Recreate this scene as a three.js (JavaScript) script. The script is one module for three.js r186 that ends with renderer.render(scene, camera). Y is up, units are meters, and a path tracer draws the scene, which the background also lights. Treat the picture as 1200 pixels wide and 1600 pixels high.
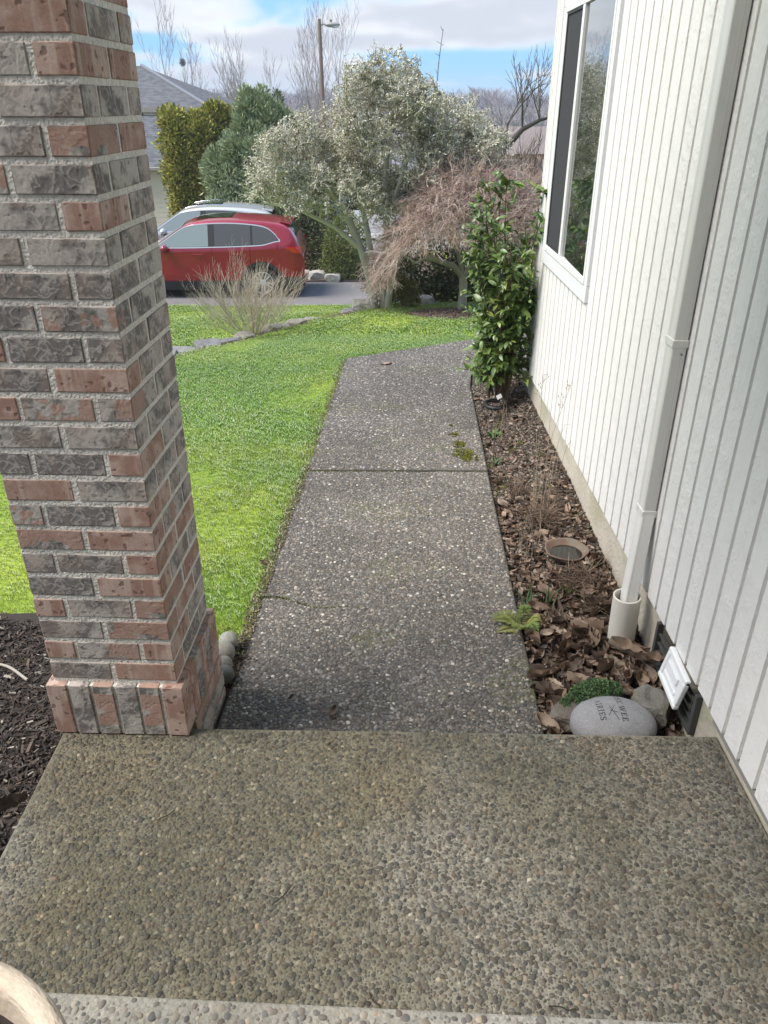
import * as THREE from 'three';
import { mergeGeometries } from 'three/addons/utils/BufferGeometryUtils.js';
import { RoundedBoxGeometry } from 'three/addons/geometries/RoundedBoxGeometry.js';
import { FontLoader } from 'three/addons/loaders/FontLoader.js';
import { TextGeometry } from 'three/addons/geometries/TextGeometry.js';

// ---------------------------------------------------------------- camera, sky, sun, exposure
const scene = new THREE.Scene();
const camera = new THREE.PerspectiveCamera(67.38, 768 / 1024, 0.05, 2500);
camera.position.set(0, 1.8, 0);
camera.rotation.set(-28 * Math.PI / 180, 0, 0);

// small seeded noise toolbox
function mulberry(a) { return () => { a |= 0; a = a + 0x6D2B79F5 | 0; let t = Math.imul(a ^ a >>> 15, 1 | a); t = t + Math.imul(t ^ t >>> 7, 61 | t) ^ t; return ((t ^ t >>> 14) >>> 0) / 4294967296; }; }
let rnd = mulberry(7);
const seed = s => { rnd = mulberry(s); };
const rr = (a, b) => a + (b - a) * rnd();
const pick = a => a[Math.floor(rnd() * a.length)];
function hash2(x, y, s) { let h = Math.imul(x | 0, 374761393) + Math.imul(y | 0, 668265263) + Math.imul(s | 0, 1442695041); h = Math.imul(h ^ (h >>> 13), 1274126177); h ^= h >>> 16; return (h >>> 0) / 4294967296; }
function vnoise(x, y, s = 0, px = 0, py = px) {
  const x0 = Math.floor(x), y0 = Math.floor(y), fx = x - x0, fy = y - y0, u = fx * fx * (3 - 2 * fx), v = fy * fy * (3 - 2 * fy);
  const w = px ? (a => ((a % px) + px) % px) : (a => a), q = py ? (a => ((a % py) + py) % py) : (a => a);
  const a = hash2(w(x0), q(y0), s), b = hash2(w(x0 + 1), q(y0), s), c = hash2(w(x0), q(y0 + 1), s), d = hash2(w(x0 + 1), q(y0 + 1), s);
  return a + (b - a) * u + (c - a) * v + (a - b - c + d) * u * v;
}
function fbm(x, y, s = 0, oct = 4, p = 0, q = p) { let r = 0, a = 0.5, t = 0; for (let i = 0; i < oct; i++) { r += a * vnoise(x, y, s + i * 17, p, q); t += a; a *= 0.5; x *= 2; y *= 2; p *= 2; q *= 2; } return r / t; }
const clamp = (x, a = 0, b = 1) => Math.min(b, Math.max(a, x));
const smooth = (a, b, x) => { const t = clamp((x - a) / (b - a)); return t * t * (3 - 2 * t); };
const mix = (a, b, t) => a + (b - a) * t;
const mix3 = (a, b, t) => [mix(a[0], b[0], t), mix(a[1], b[1], t), mix(a[2], b[2], t)];

// the sky: broken cloud over blue, computed once for the whole dome
function makeSky() {
  const W = 2048, H = 1024, d = new Float32Array(W * H * 4);
  for (let j = 0; j < H; j++) {
    const el = ((j + 0.5) / H - 0.5) * Math.PI, y = Math.sin(el), c = Math.cos(el);
    for (let i = 0; i < W; i++) {
      const az = ((i + 0.5) / W - 0.5) * 2 * Math.PI, x = Math.cos(az) * c, z = Math.sin(az) * c;
      const yy = Math.max(y, 0);
      const k = 1 / (yy + 0.085), px = x * k, pz = z * k;
      const air = mix3([0.19, 0.39, 0.62], [0.18, 0.32, 0.55], smooth(0, 0.5, yy));
      const warp = fbm(px * 0.9 + 3, pz * 0.9, 61, 3) - 0.5;
      const n = fbm(px * 0.55 + 5.5 + warp * 0.8, pz * 0.55 + 22.2 + warp * 0.8, 21, 6);
      const n2 = fbm(px * 1.9 + 40, pz * 1.9 + 9, 33, 5);
      const cover = smooth(0.43, 0.575, n + 0.10 * (n2 - 0.5));
      const thick = smooth(0.46, 0.66, n + 0.25 * (n2 - 0.5));
      const cl = mix3([0.62, 0.615, 0.62], [0.38, 0.395, 0.44], thick);
      let col = mix3(air, cl, cover * 0.95);
      col = mix3(col, [0.40, 0.52, 0.64], 0.35 * (1 - smooth(0.0, 0.04, yy)));
      if (y < 0) col = mix3(col, [0.30, 0.30, 0.26], smooth(0, 0.06, -y));
      const o = (j * W + i) * 4;
      d[o] = col[0]; d[o + 1] = col[1]; d[o + 2] = col[2]; d[o + 3] = 1;
    }
  }
  const t = new THREE.DataTexture(d, W, H, THREE.RGBAFormat, THREE.FloatType);
  t.mapping = THREE.EquirectangularReflectionMapping; t.minFilter = t.magFilter = THREE.LinearFilter; t.wrapS = THREE.RepeatWrapping; t.needsUpdate = true;
  return t;
}
const skyTexture = makeSky();
scene.background = skyTexture; scene.environment = skyTexture;
scene.backgroundIntensity = 1.15; scene.environmentIntensity = 1.15;

// a veiled sun, high on the left and a little behind the camera
const sun = new THREE.DirectionalLight(0xfff7ee, 3.5);
sun.position.set(-19, 27, -4); sun.target.position.set(0, 0, -8); scene.add(sun, sun.target);
sun.castShadow = true; sun.shadow.radius = 60; sun.shadow.mapSize.set(4096, 4096);
Object.assign(sun.shadow.camera, { left: -30, right: 30, top: 30, bottom: -30, near: 1, far: 120 });

const renderer = new THREE.WebGLRenderer({ antialias: true });
renderer.toneMapping = THREE.LinearToneMapping;
renderer.toneMappingExposure = 1.7;
renderer.shadowMap.enabled = true;
renderer.setSize(768, 1024);
scene.fog = new THREE.FogExp2(0xdfe8f2, 0.0009);

// ---------------------------------------------------------------- helpers: names, labels, textures, geometry
const taken = new Map();
function numbered(n) { const k = taken.get(n) || 0; taken.set(n, k + 1); return k ? `${n}_${String(k).padStart(3, '0')}` : n; }
function tag(o, label, category, group) { o.userData.label = label; o.userData.category = category; if (group) o.userData.group = group; return o; }
function thing(name, label, category, [x, y, z] = [0, 0, 0], turn = 0, group) { const o = new THREE.Group(); o.name = numbered(name); o.position.set(x, y, z); o.rotation.y = turn; scene.add(o); return tag(o, label, category, group); }
function part(name, geo, mat, parent, label) { const m = new THREE.Mesh(geo, mat); m.name = name; m.castShadow = m.receiveShadow = true; if (label) m.userData.label = label; parent.add(m); return m; }
function solo(name, geo, mat, label, category, group) { const m = part(numbered(name), geo, mat, scene); return tag(m, label, category, group); }
function structure(name, geo, mat, label) { const m = part(numbered(name), geo, mat, scene); m.userData.kind = 'structure'; if (label) m.userData.label = label; return m; }
const ORD = ['first', 'second', 'third', 'fourth', 'fifth', 'sixth', 'seventh', 'eighth', 'ninth', 'tenth', 'eleventh', 'twelfth', 'thirteenth', 'fourteenth', 'fifteenth', 'sixteenth', 'seventeenth', 'eighteenth'];

const toS = c => c <= 0.0031308 ? c * 12.92 : 1.055 * Math.pow(c, 1 / 2.4) - 0.055;
// colour map: fn(u, v, i, j) gives linear rgb
function colorTex(w, h, fn) {
  const d = new Uint8Array(w * h * 4);
  for (let j = 0; j < h; j++) for (let i = 0; i < w; i++) { const c = fn((i + 0.5) / w, (j + 0.5) / h, i, j), o = (j * w + i) * 4; for (let k = 0; k < 3; k++) d[o + k] = 255 * clamp(toS(clamp(c[k]))); d[o + 3] = 255; }
  const t = new THREE.DataTexture(d, w, h); t.colorSpace = THREE.SRGBColorSpace; t.wrapS = t.wrapT = THREE.RepeatWrapping; t.magFilter = THREE.LinearFilter; t.minFilter = THREE.LinearFilter; t.needsUpdate = true; return t;
}
function dataTex(w, h, fn) {
  const d = new Uint8Array(w * h * 4);
  for (let j = 0; j < h; j++) for (let i = 0; i < w; i++) { const c = 255 * clamp(fn((i + 0.5) / w, (j + 0.5) / h, i, j)), o = (j * w + i) * 4; d[o] = d[o + 1] = d[o + 2] = c; d[o + 3] = 255; }
  const t = new THREE.DataTexture(d, w, h); t.wrapS = t.wrapT = THREE.RepeatWrapping; t.magFilter = THREE.LinearFilter; t.minFilter = THREE.LinearFilter; t.needsUpdate = true; return t;
}
function rep(t, x, y = x) { const c = t.clone(); c.repeat.set(x, y); c.needsUpdate = true; return c; }
const lin = (r, g, b) => new THREE.Color().setRGB(r, g, b);
const std = (o) => new THREE.MeshStandardMaterial(o);
const phy = (o) => new THREE.MeshPhysicalMaterial(o);

// uv in metres from the dominant axis of the normal
function boxUV(g, ox = 0, oy = 0, s = 1) {
  g.computeBoundingBox(); const p = g.attributes.position, n = g.attributes.normal, uv = new Float32Array(p.count * 2);
  for (let i = 0; i < p.count; i++) {
    const ax = Math.abs(n.getX(i)), ay = Math.abs(n.getY(i)), az = Math.abs(n.getZ(i)), x = p.getX(i), y = p.getY(i), z = p.getZ(i);
    let a, b; if (ax >= ay && ax >= az) { a = z; b = y; } else if (ay >= az) { a = x; b = z; } else { a = x; b = y; }
    uv[2 * i] = (a + ox) * s; uv[2 * i + 1] = (b + oy) * s;
  }
  g.setAttribute('uv', new THREE.BufferAttribute(uv, 2)); return g;
}
function box(x0, x1, y0, y1, z0, z1) { const g = new THREE.BoxGeometry(x1 - x0, y1 - y0, z1 - z0); g.translate((x0 + x1) / 2, (y0 + y1) / 2, (z0 + z1) / 2); return boxUV(g); }
function rbox(x0, x1, y0, y1, z0, z1, r = 0.004, seg = 1) { const g = new RoundedBoxGeometry(x1 - x0, y1 - y0, z1 - z0, seg, r); g.translate((x0 + x1) / 2, (y0 + y1) / 2, (z0 + z1) / 2); return boxUV(g); }
const merge = a => mergeGeometries(a.map(g => { const q = g.index ? g.toNonIndexed() : g; for (const k of Object.keys(q.attributes)) if (!['position', 'normal', 'uv', 'color'].includes(k)) q.deleteAttribute(k); return q; }));

// collects triangles of tubes, leaves and quads with vertex colours
class Bag {
  constructor() { this.p = []; this.n = []; this.c = []; this.i = []; }
  vert(x, y, z, nx, ny, nz, c) { this.p.push(x, y, z); this.n.push(nx, ny, nz); this.c.push(c[0], c[1], c[2]); return this.p.length / 3 - 1; }
  tube(pts, rad, sides, col) {
    const N = pts.length; let base = -1; const col2 = typeof col === 'function' ? col : () => col;
    let ux = 0.31, uy = 0.2, uz = 0.93;
    for (let k = 0; k < N; k++) {
      const a = pts[Math.max(0, k - 1)], b = pts[Math.min(N - 1, k + 1)];
      let tx = b[0] - a[0], ty = b[1] - a[1], tz = b[2] - a[2]; const l = Math.hypot(tx, ty, tz) || 1; tx /= l; ty /= l; tz /= l;
      const dt = ux * tx + uy * ty + uz * tz; let vx = ux - dt * tx, vy = uy - dt * ty, vz = uz - dt * tz; let vl = Math.hypot(vx, vy, vz);
      if (vl < 1e-3) { vx = ty; vy = -tx; vz = 0; vl = Math.hypot(vx, vy, vz) || 1; } vx /= vl; vy /= vl; vz /= vl; ux = vx; uy = vy; uz = vz;
      const wx = ty * vz - tz * vy, wy = tz * vx - tx * vz, wz = tx * vy - ty * vx, r = rad[k], cc = col2(k / (N - 1));
      const first = this.p.length / 3;
      for (let s = 0; s < sides; s++) { const an = s / sides * 6.28318, ca = Math.cos(an), sa = Math.sin(an), nx = ca * vx + sa * wx, ny = ca * vy + sa * wy, nz = ca * vz + sa * wz; this.vert(pts[k][0] + nx * r, pts[k][1] + ny * r, pts[k][2] + nz * r, nx, ny, nz, cc); }
      if (base >= 0) for (let s = 0; s < sides; s++) { const s2 = (s + 1) % sides; this.i.push(base + s, base + s2, first + s, base + s2, first + s2, first + s); }
      base = first;
    }
  }
  // a folded leaf: base point, direction, a vector across, length, width
  leaf(p, d, a, len, wid, col, bend = 0.15) {
    const nx = d[1] * a[2] - d[2] * a[1], ny = d[2] * a[0] - d[0] * a[2], nz = d[0] * a[1] - d[1] * a[0];
    const P = (t, s, h) => this.vert(p[0] + d[0] * len * t + a[0] * wid * s + nx * len * h, p[1] + d[1] * len * t + a[1] * wid * s + ny * len * h, p[2] + d[2] * len * t + a[2] * wid * s + nz * len * h, nx, ny, nz, col);
    const b = P(0, 0, 0), l = P(0.5, -0.5, bend), m = P(0.45, 0, 0), r = P(0.5, 0.5, bend), e = P(1, 0, -bend * 0.6);
    this.i.push(b, m, l, b, r, m, l, m, e, m, r, e);
  }
  flake(p, d, a, len, wid, col) {
    const nx = d[1] * a[2] - d[2] * a[1], ny = d[2] * a[0] - d[0] * a[2], nz = d[0] * a[1] - d[1] * a[0];
    const P = (t, s) => this.vert(p[0] + d[0] * len * t + a[0] * wid * s, p[1] + d[1] * len * t + a[1] * wid * s, p[2] + d[2] * len * t + a[2] * wid * s, nx, ny, nz, col);
    const b = P(0, 0), l = P(0.5, -0.5), r = P(0.55, 0.5), e = P(1, 0); this.i.push(b, r, l, l, r, e);
  }
  geo() {
    const p = this.p, n = this.n, t = this.i;      // wind every face the way its normals point
    for (let k = 0; k < t.length; k += 3) { const a = t[k] * 3, b = t[k + 1] * 3, c = t[k + 2] * 3, ux = p[b] - p[a], uy = p[b + 1] - p[a + 1], uz = p[b + 2] - p[a + 2], vx = p[c] - p[a], vy = p[c + 1] - p[a + 1], vz = p[c + 2] - p[a + 2]; if ((uy * vz - uz * vy) * (n[a] + n[b] + n[c]) + (uz * vx - ux * vz) * (n[a + 1] + n[b + 1] + n[c + 1]) + (ux * vy - uy * vx) * (n[a + 2] + n[b + 2] + n[c + 2]) < 0) { const q = t[k + 1]; t[k + 1] = t[k + 2]; t[k + 2] = q; } }
    const g = new THREE.BufferGeometry();
    g.setAttribute('position', new THREE.Float32BufferAttribute(this.p, 3)); g.setAttribute('normal', new THREE.Float32BufferAttribute(this.n, 3)); g.setAttribute('color', new THREE.Float32BufferAttribute(this.c, 3));
    g.setIndex(this.i); return g;
  }
}
function rdir() { const z = rr(-1, 1), a = rr(0, 6.28318), s = Math.sqrt(1 - z * z); return [s * Math.cos(a), z, s * Math.sin(a)]; }
const vadd = (a, b, k = 1) => [a[0] + b[0] * k, a[1] + b[1] * k, a[2] + b[2] * k];
const vnorm = a => { const l = Math.hypot(a[0], a[1], a[2]) || 1; return [a[0] / l, a[1] / l, a[2] / l]; };
const vcross = (a, b) => [a[1] * b[2] - a[2] * b[1], a[2] * b[0] - a[0] * b[2], a[0] * b[1] - a[1] * b[0]];
const vdot = (a, b) => a[0] * b[0] + a[1] * b[1] + a[2] * b[2];
const across = d => vnorm(vcross(d, rdir()));
const tint = (c, v) => { const k = 1 + rr(-v, v), w = rr(-v, v) * 0.3; return [c[0] * (k + w), c[1] * k, c[2] * (k - w)]; };
const vc = (o = {}) => std({ vertexColors: true, roughness: 0.9, side: THREE.DoubleSide, ...o });
// instanced mass that nobody could count
function mass(name, geo, mat, mats, cols, parent) {
  const m = new THREE.InstancedMesh(geo, mat, mats.length); m.name = parent ? name : numbered(name);
  const c = new THREE.Color(); mats.forEach((q, k) => { m.setMatrixAt(k, q); if (cols) { c.setRGB(...cols[k]); m.setColorAt(k, c); } });
  m.castShadow = m.receiveShadow = true; m.userData.kind = 'stuff'; (parent || scene).add(m); return m;
}
const M4 = (x, y, z, rx, ry, rz, sx, sy, sz) => new THREE.Matrix4().compose(new THREE.Vector3(x, y, z), new THREE.Quaternion().setFromEuler(new THREE.Euler(rx, ry, rz, 'YXZ')), new THREE.Vector3(sx, sy, sz));
// ---------------------------------------------------------------- terrain: falls gently from the porch to the driveway and the street (d = metres ahead of the camera)
const PROF = [[-40, -0.2], [2, -0.2], [4.5, -0.30], [7.4, -0.44], [9, -0.63], [12.5, -1.08], [15, -1.64], [17, -2.10], [30, -2.4], [60, -3.6], [120, -5.5], [180, -5.0], [260, 0.2], [420, 1.0], [1200, 2]];
function prof(d) { for (let i = 1; i < PROF.length; i++) if (d <= PROF[i][0]) { const a = PROF[i - 1], b = PROF[i], pa = PROF[Math.max(0, i - 2)], pb = PROF[Math.min(PROF.length - 1, i + 1)]; const t = (d - a[0]) / (b[0] - a[0]), w = b[0] - a[0]; const ma = (b[1] - pa[1]) / (b[0] - pa[0]) * w * 0.8, mb = (pb[1] - a[1]) / (pb[0] - a[0]) * w * 0.8, t2 = t * t, t3 = t2 * t; return (2 * t3 - 3 * t2 + 1) * a[1] + (t3 - 2 * t2 + t) * ma + (-2 * t3 + 3 * t2) * b[1] + (t3 - t2) * mb; } return 2; }
// the row of edging rocks from (-3.6, 5.2) through (-2.1, 8) to (-0.3, 12.3)
const edgeX = d => -2.1 + (d - 8) * 0.425;
function terrain(x, d) {
  let y = prof(d);
  const s = edgeX(d) - x;                       // positive on the lower side of the rock edge
  if (d > 4 && d < 18) y -= 0.14 * smooth(-0.12, 0.22, s) * smooth(4, 6.5, d) * (1 - smooth(13, 16, d)) + 0.03 * clamp(s, 0, 4) * smooth(4, 6.5, d) * (1 - smooth(13, 16.5, d));
  y += 0.03 * (fbm(x * 0.5 + 5, d * 0.5, 3, 3) - 0.5) * smooth(2.5, 5, d) * (1 - smooth(15, 16.5, d));
  return y;
}
const pathLeft = d => d < 4.48 ? mix(-0.606, -0.493, (d - 2.06) / 2.42) : mix(-0.493, -0.379, (d - 4.48) / 2.92);
const pathRight = d => d < 4.48 ? mix(0.561, 0.666, (d - 2.06) / 2.42) : mix(0.666, 0.754, (d - 4.48) / 1.96);
const pathY = d => d < 4.48 ? mix(-0.168, -0.28, (d - 2.06) / 2.42) : mix(-0.28, -0.43, (d - 4.48) / 3.2);
const pathFar = x => 7.40 + (x + 0.379) * 0.622;     // its far edge, where it turns right round the house
const wallFoot = d => d < 2.1 ? -0.197 : d < 2.75 ? mix(-0.197, -0.167, (d - 2.1) / 0.65) : d < 3.85 ? mix(-0.167, -0.124, (d - 2.75) / 1.1) : -0.115;
const bedY = (x, d) => { const t = clamp((x - pathRight(d)) / (1.09 - pathRight(d))); return mix(pathY(d) - 0.035, wallFoot(d), smooth(0, 1, t)) + 0.02 * (fbm(x * 9, d * 9, 8, 3) - 0.5); };
const onPath = (x, d) => d > 1.8 && x > pathLeft(d) && d < pathFar(x) && (x < pathRight(d) || d > 6.75 + (x - 0.75) * 0.3);
const inRing = (x, d) => { const a = (x - 0.98) / 0.62, b = (d - 11.2) / 0.75; return a * a + b * b + 0.35 * (fbm(x * 3, d * 3, 71, 3) - 0.5) < 1; };
const isMulch = (x, d) => x < -0.55 && d < 2.68 + 0.16 * (fbm(x * 3 + 1, d * 3, 51, 3) - 0.5) * 2 - 0.02 * x;
const isDrive = (x, d) => d > 16.9 + 0.05 * x && d < 25;

// ground sheet: finer near the camera
{
  const xs = [], ds = [];
  for (let x = -900; x < -60; x += 60) xs.push(x); for (let x = -60; x < -8; x += 4) xs.push(x); for (let x = -8; x < 6; x += 0.14) xs.push(x); for (let x = 6; x < 60; x += 4) xs.push(x); for (let x = 60; x <= 900; x += 60) xs.push(x);
  for (let d = -60; d < 1; d += 5) ds.push(d); for (let d = 1; d < 18; d += 0.12) ds.push(d); for (let d = 18; d < 60; d += 1.5) ds.push(d); for (let d = 60; d < 300; d += 10) ds.push(d); for (let d = 300; d <= 1200; d += 60) ds.push(d);
  const pos = [], col = [], idx = [], nx = xs.length;
  for (const d of ds) for (const x of xs) {
    let y = terrain(x, d);
    if (onPath(x, d) || (d < 9 && d > 1 && x > -0.3 && x < 6)) y = Math.min(y, (d > 1.8 ? pathY(Math.min(d, 8.6)) : -0.2) - 0.09 * (1 - smooth(7.6, 8.9, d - Math.max(0, x) * 0.5)));
    if (d < 1.95 && x > -1.1) y -= 0.12;
    if (x > 0.9 && d < 5.6) y -= 0.25;
    pos.push(x, y, -d);
    const n = fbm(x * 2.2, d * 2.2, 5, 4), m = fbm(x * 0.6 + 9, d * 0.6, 15, 3);
    let c = mix3([0.19, 0.32, 0.034], [0.29, 0.38, 0.042], smooth(0.35, 0.7, m)); c = mix3(c, [0.16, 0.28, 0.03], smooth(0.45, 0.75, n) * 0.6);
    if (isMulch(x, d)) c = mix3([0.035, 0.028, 0.024], [0.07, 0.055, 0.046], n);
    if (inRing(x, d)) c = mix3([0.06, 0.042, 0.034], [0.13, 0.095, 0.075], n);
    if (d > 25) c = mix3([0.10, 0.12, 0.05], [0.16, 0.14, 0.09], n);
    if (d > 110) c = mix3([0.12, 0.11, 0.09], [0.17, 0.15, 0.12], m);
    col.push(...c);
  }
  for (let j = 0; j < ds.length - 1; j++) for (let i = 0; i < nx - 1; i++) { const a = j * nx + i; idx.push(a, a + 1, a + nx, a + 1, a + nx + 1, a + nx); }
  const g = new THREE.BufferGeometry(); g.setAttribute('position', new THREE.Float32BufferAttribute(pos, 3)); g.setAttribute('color', new THREE.Float32BufferAttribute(col, 3)); g.setIndex(idx); g.computeVertexNormals();
  structure('ground', g, std({ vertexColors: true, roughness: 1 }), 'sloping lawn and earth round the house');
}

// ---------------------------------------------------------------- concrete with exposed aggregate
const slabTex = (w, h, x0, x1, d0, d1, light, dark, stain) => colorTex(w, h, (u, v) => {
  const x = mix(x0, x1, u), d = mix(d0, d1, v);
  const f = vnoise(x * 420, d * 420, 1), g = fbm(x * 90, d * 90, 2, 3), m = fbm(x * 5, d * 5, 3, 4);
  let c = mix3(dark, light, clamp(0.15 + 0.5 * f * g * 2 + 0.5 * (m - 0.35)));
  return stain(c, x, d);
});
const concreteBump = dataTex(512, 512, (u, v) => 0.55 * fbm(u * 90, v * 90, 7, 3, 90) + 0.45 * fbm(u * 22, v * 22, 9, 3, 22));
// algae: olive film in irregular patches on the porch, thickest on its left half; moss specks on the path
const olive = (x, d) => smooth(0.33, 0.74, fbm(x * 1.6 + 3.2, d * 1.6 + 1.4, 91, 4) + 0.16 * smooth(0.6, -0.9, x) + 0.10 * (fbm(x * 14, d * 14, 92, 3) - 0.5));
const ochre = (x, d) => smooth(0.52, 0.70, fbm(x * 2.4 + 7, d * 2.4 + 2, 95, 4));
const worn = (x, d) => smooth(0.50, 0.66, fbm(x * 1.7 + 1.5, d * 1.7 + 8.6, 97, 4));
function slabGeo(pts, y, thick, slopeY) {       // pts: [x, d] corners; the top follows slopeY(d) when given
  const s = new THREE.Shape(pts.map(([x, d]) => new THREE.Vector2(x, d)));
  const g = new THREE.ExtrudeGeometry(s, { depth: thick, bevelEnabled: true, bevelSize: 0.006, bevelThickness: 0.008, bevelSegments: 2, bevelOffset: -0.006, curveSegments: 2 });
  const p = g.attributes.position, uv = new Float32Array(p.count * 2);
  const xs = pts.map(q => q[0]), ds = pts.map(q => q[1]), x0 = Math.min(...xs), x1 = Math.max(...xs), d0 = Math.min(...ds), d1 = Math.max(...ds);
  for (let i = 0; i < p.count; i++) { const x = p.getX(i), d = p.getY(i), z = p.getZ(i); const top = slopeY ? slopeY(d) : y; p.setXYZ(i, x, top - thick - 0.008 + z, -d); uv[2 * i] = (x - x0) / (x1 - x0); uv[2 * i + 1] = (d - d0) / (d1 - d0); }
  // the mirrored axis turns the faces round: swap their order
  for (let i = 0; i < p.count; i += 3) { for (const a of [p]) { const v1 = [a.getX(i + 1), a.getY(i + 1), a.getZ(i + 1)], v2 = [a.getX(i + 2), a.getY(i + 2), a.getZ(i + 2)]; a.setXYZ(i + 1, ...v2); a.setXYZ(i + 2, ...v1); } const t0 = uv[2 * i + 2], t1 = uv[2 * i + 3]; uv[2 * i + 2] = uv[2 * i + 4]; uv[2 * i + 3] = uv[2 * i + 5]; uv[2 * i + 4] = t0; uv[2 * i + 5] = t1; }
  g.setAttribute('uv', new THREE.BufferAttribute(uv, 2)); g.computeVertexNormals(); g.userData.box = [x0, x1, d0, d1];
  return g;
}
const porchFar = x => 1.885 - (x + 0.68) * 0.0218;
const stepFar = x => 0.941 - (x + 0.665) * 0.046;
const porchPts = [[-1.04, -1.2], [1.072, -1.2], [1.072, porchFar(1.072)], [-1.04, porchFar(-1.04)]];
const stepPts = [[-0.98, -1.2], [1.04, -1.2], [1.04, stepFar(1.04)], [-0.98, stepFar(-0.98)]];
const P1 = [[-0.606, 1.86], [0.561, 1.86], [0.664, 4.462], [-0.494, 4.468]].map(([x, d]) => [x, d]); P1[0][1] = porchFar(-0.606) + 0.012; P1[1][1] = porchFar(0.561) + 0.012;
const P2 = [[-0.492, 4.492], [0.667, 4.486], [0.754, 6.44], [0.80, 6.8], [3.4, 7.5], [3.4, pathFar(3.4)], [-0.379, pathFar(-0.379)]];
const porchStain = (c, x, d) => { c = mix3(c, [c[0] * 0.52, c[1] * 0.50, c[2] * 0.36], 0.8 * olive(x, d)); return mix3(c, [c[0] * 1.05, c[1] * 0.92, c[2] * 0.74], 0.35 * ochre(x, d)); };
const pathStain = (c, x, d) => { c = mix3(c, [c[0] * 1.5, c[1] * 1.5, c[2] * 1.5], 0.55 * worn(x, d)); const mo = smooth(0.60, 0.70, fbm(x * 3.1 + 2, d * 3.1, 98, 5)); return mix3(c, [0.11, 0.12, 0.03], mo * 0.6); };
const mat_ = (tex, rp) => std({ map: tex, bumpMap: rep(concreteBump, rp[0], rp[1]), bumpScale: 0.007, roughness: 0.95 });
const porchSlab = structure('porch_floor', slabGeo(porchPts, 0, 0.26), mat_(slabTex(1024, 1024, -1.04, 1.072, -1.2, 1.9, [0.32, 0.305, 0.255], [0.075, 0.072, 0.057], porchStain), [3, 4]), 'exposed aggregate concrete porch floor with olive stains');
const upperStep = structure('entrance_step', slabGeo(stepPts, 0.17, 0.166), mat_(slabTex(1024, 1024, -0.98, 1.04, -1.2, 0.96, [0.40, 0.39, 0.355], [0.18, 0.172, 0.155], (c, x, d) => mix3(c, [c[0] * 0.6, c[1] * 0.6, c[2] * 0.5], 0.4 * olive(x, d))), [3, 4]), 'pale upper step of exposed aggregate concrete');
const pathway = new THREE.Group(); pathway.name = 'garden_path'; pathway.userData = { kind: 'structure', label: 'dark exposed aggregate concrete path along the house' }; scene.add(pathway);
const slab1 = part('path_slab', slabGeo(P1, 0, 0.1, pathY), mat_(slabTex(1024, 2048, -0.606, 0.664, 1.86, 4.468, [0.13, 0.118, 0.104], [0.04, 0.036, 0.031], pathStain), [2, 4]), pathway);
const slab2 = part('path_slab', slabGeo(P2, 0, 0.1, pathY), mat_(slabTex(1024, 1024, -0.492, 3.4, 4.486, 9.75, [0.13, 0.118, 0.104], [0.04, 0.036, 0.031], pathStain), [4, 6]), pathway);

// the pebbles themselves
const pebbleGeo = (() => { const g = new THREE.IcosahedronGeometry(1, 1); return g; })();
const pebbleMat = std({ roughness: 0.72 });
function inPoly(x, d, pts) { let c = false; for (let i = 0, j = pts.length - 1; i < pts.length; j = i++) { const [xi, yi] = pts[i], [xj, yj] = pts[j]; if ((yi > d) !== (yj > d) && x < (xj - xi) * (d - yi) / (yj - yi) + xi) c = !c; } return c; }
const half = (d, h) => 0.55 * (d * 0.883 + h * 0.469) + 0.5;       // half width that a step to either side could bring into view
function pebbles(pts, yOf, dMin, dMax, sp, palette, stain, parent, proud, sizes, keep = 1) {
  const mats = [], cols = []; const xs = pts.map(q => q[0]), x0 = Math.min(...xs) + 0.012, x1 = Math.max(...xs) - 0.012;
  for (let d = dMin; d < dMax; d += sp) for (let x = x0; x < x1; x += sp) {
    const X = x + rr(-0.5, 0.5) * sp, D = d + rr(-0.5, 0.5) * sp;
    if (Math.abs(X) > half(D, 1.9) || rnd() > keep) continue;
    if (!inPoly(X - 0.01, D - 0.01, pts) || !inPoly(X + 0.01, D + 0.01, pts) || !inPoly(X + 0.01, D - 0.01, pts) || !inPoly(X - 0.01, D + 0.01, pts)) continue;
    const t = Math.pow(rnd(), sizes[2] || 2.2), r = mix(sizes[0], sizes[1], t), f = rr(0.38, 0.62), el = rr(0.62, 1);
    mats.push(M4(X, yOf(D) + r * f * (proud - 1 + rr(-0.25, 0.15)), -D, rr(-0.2, 0.2), rr(0, 6.28), rr(-0.2, 0.2), r, r * f, r * el));
    cols.push(stain(tint(pick(palette), 0.28), X, D));
  }
  return mass('pebbles', pebbleGeo, pebbleMat, mats, cols, parent);
}
seed(11);
const porchPal = [[0.16, 0.148, 0.12], [0.13, 0.122, 0.102], [0.19, 0.172, 0.135], [0.105, 0.10, 0.088], [0.21, 0.19, 0.15], [0.17, 0.158, 0.13], [0.14, 0.13, 0.108], [0.095, 0.09, 0.082], [0.15, 0.138, 0.115], [0.12, 0.112, 0.095], [0.24, 0.215, 0.165], [0.18, 0.145, 0.11]];
const stepPal = [[0.17, 0.158, 0.14], [0.13, 0.122, 0.11], [0.22, 0.205, 0.175], [0.105, 0.10, 0.093], [0.27, 0.245, 0.20]];
const pathPal = [[0.15, 0.135, 0.12], [0.11, 0.10, 0.092], [0.19, 0.175, 0.15], [0.24, 0.22, 0.19], [0.13, 0.12, 0.11], [0.26, 0.24, 0.21], [0.17, 0.15, 0.125], [0.12, 0.11, 0.10], [0.20, 0.18, 0.155], [0.16, 0.145, 0.125]];
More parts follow.
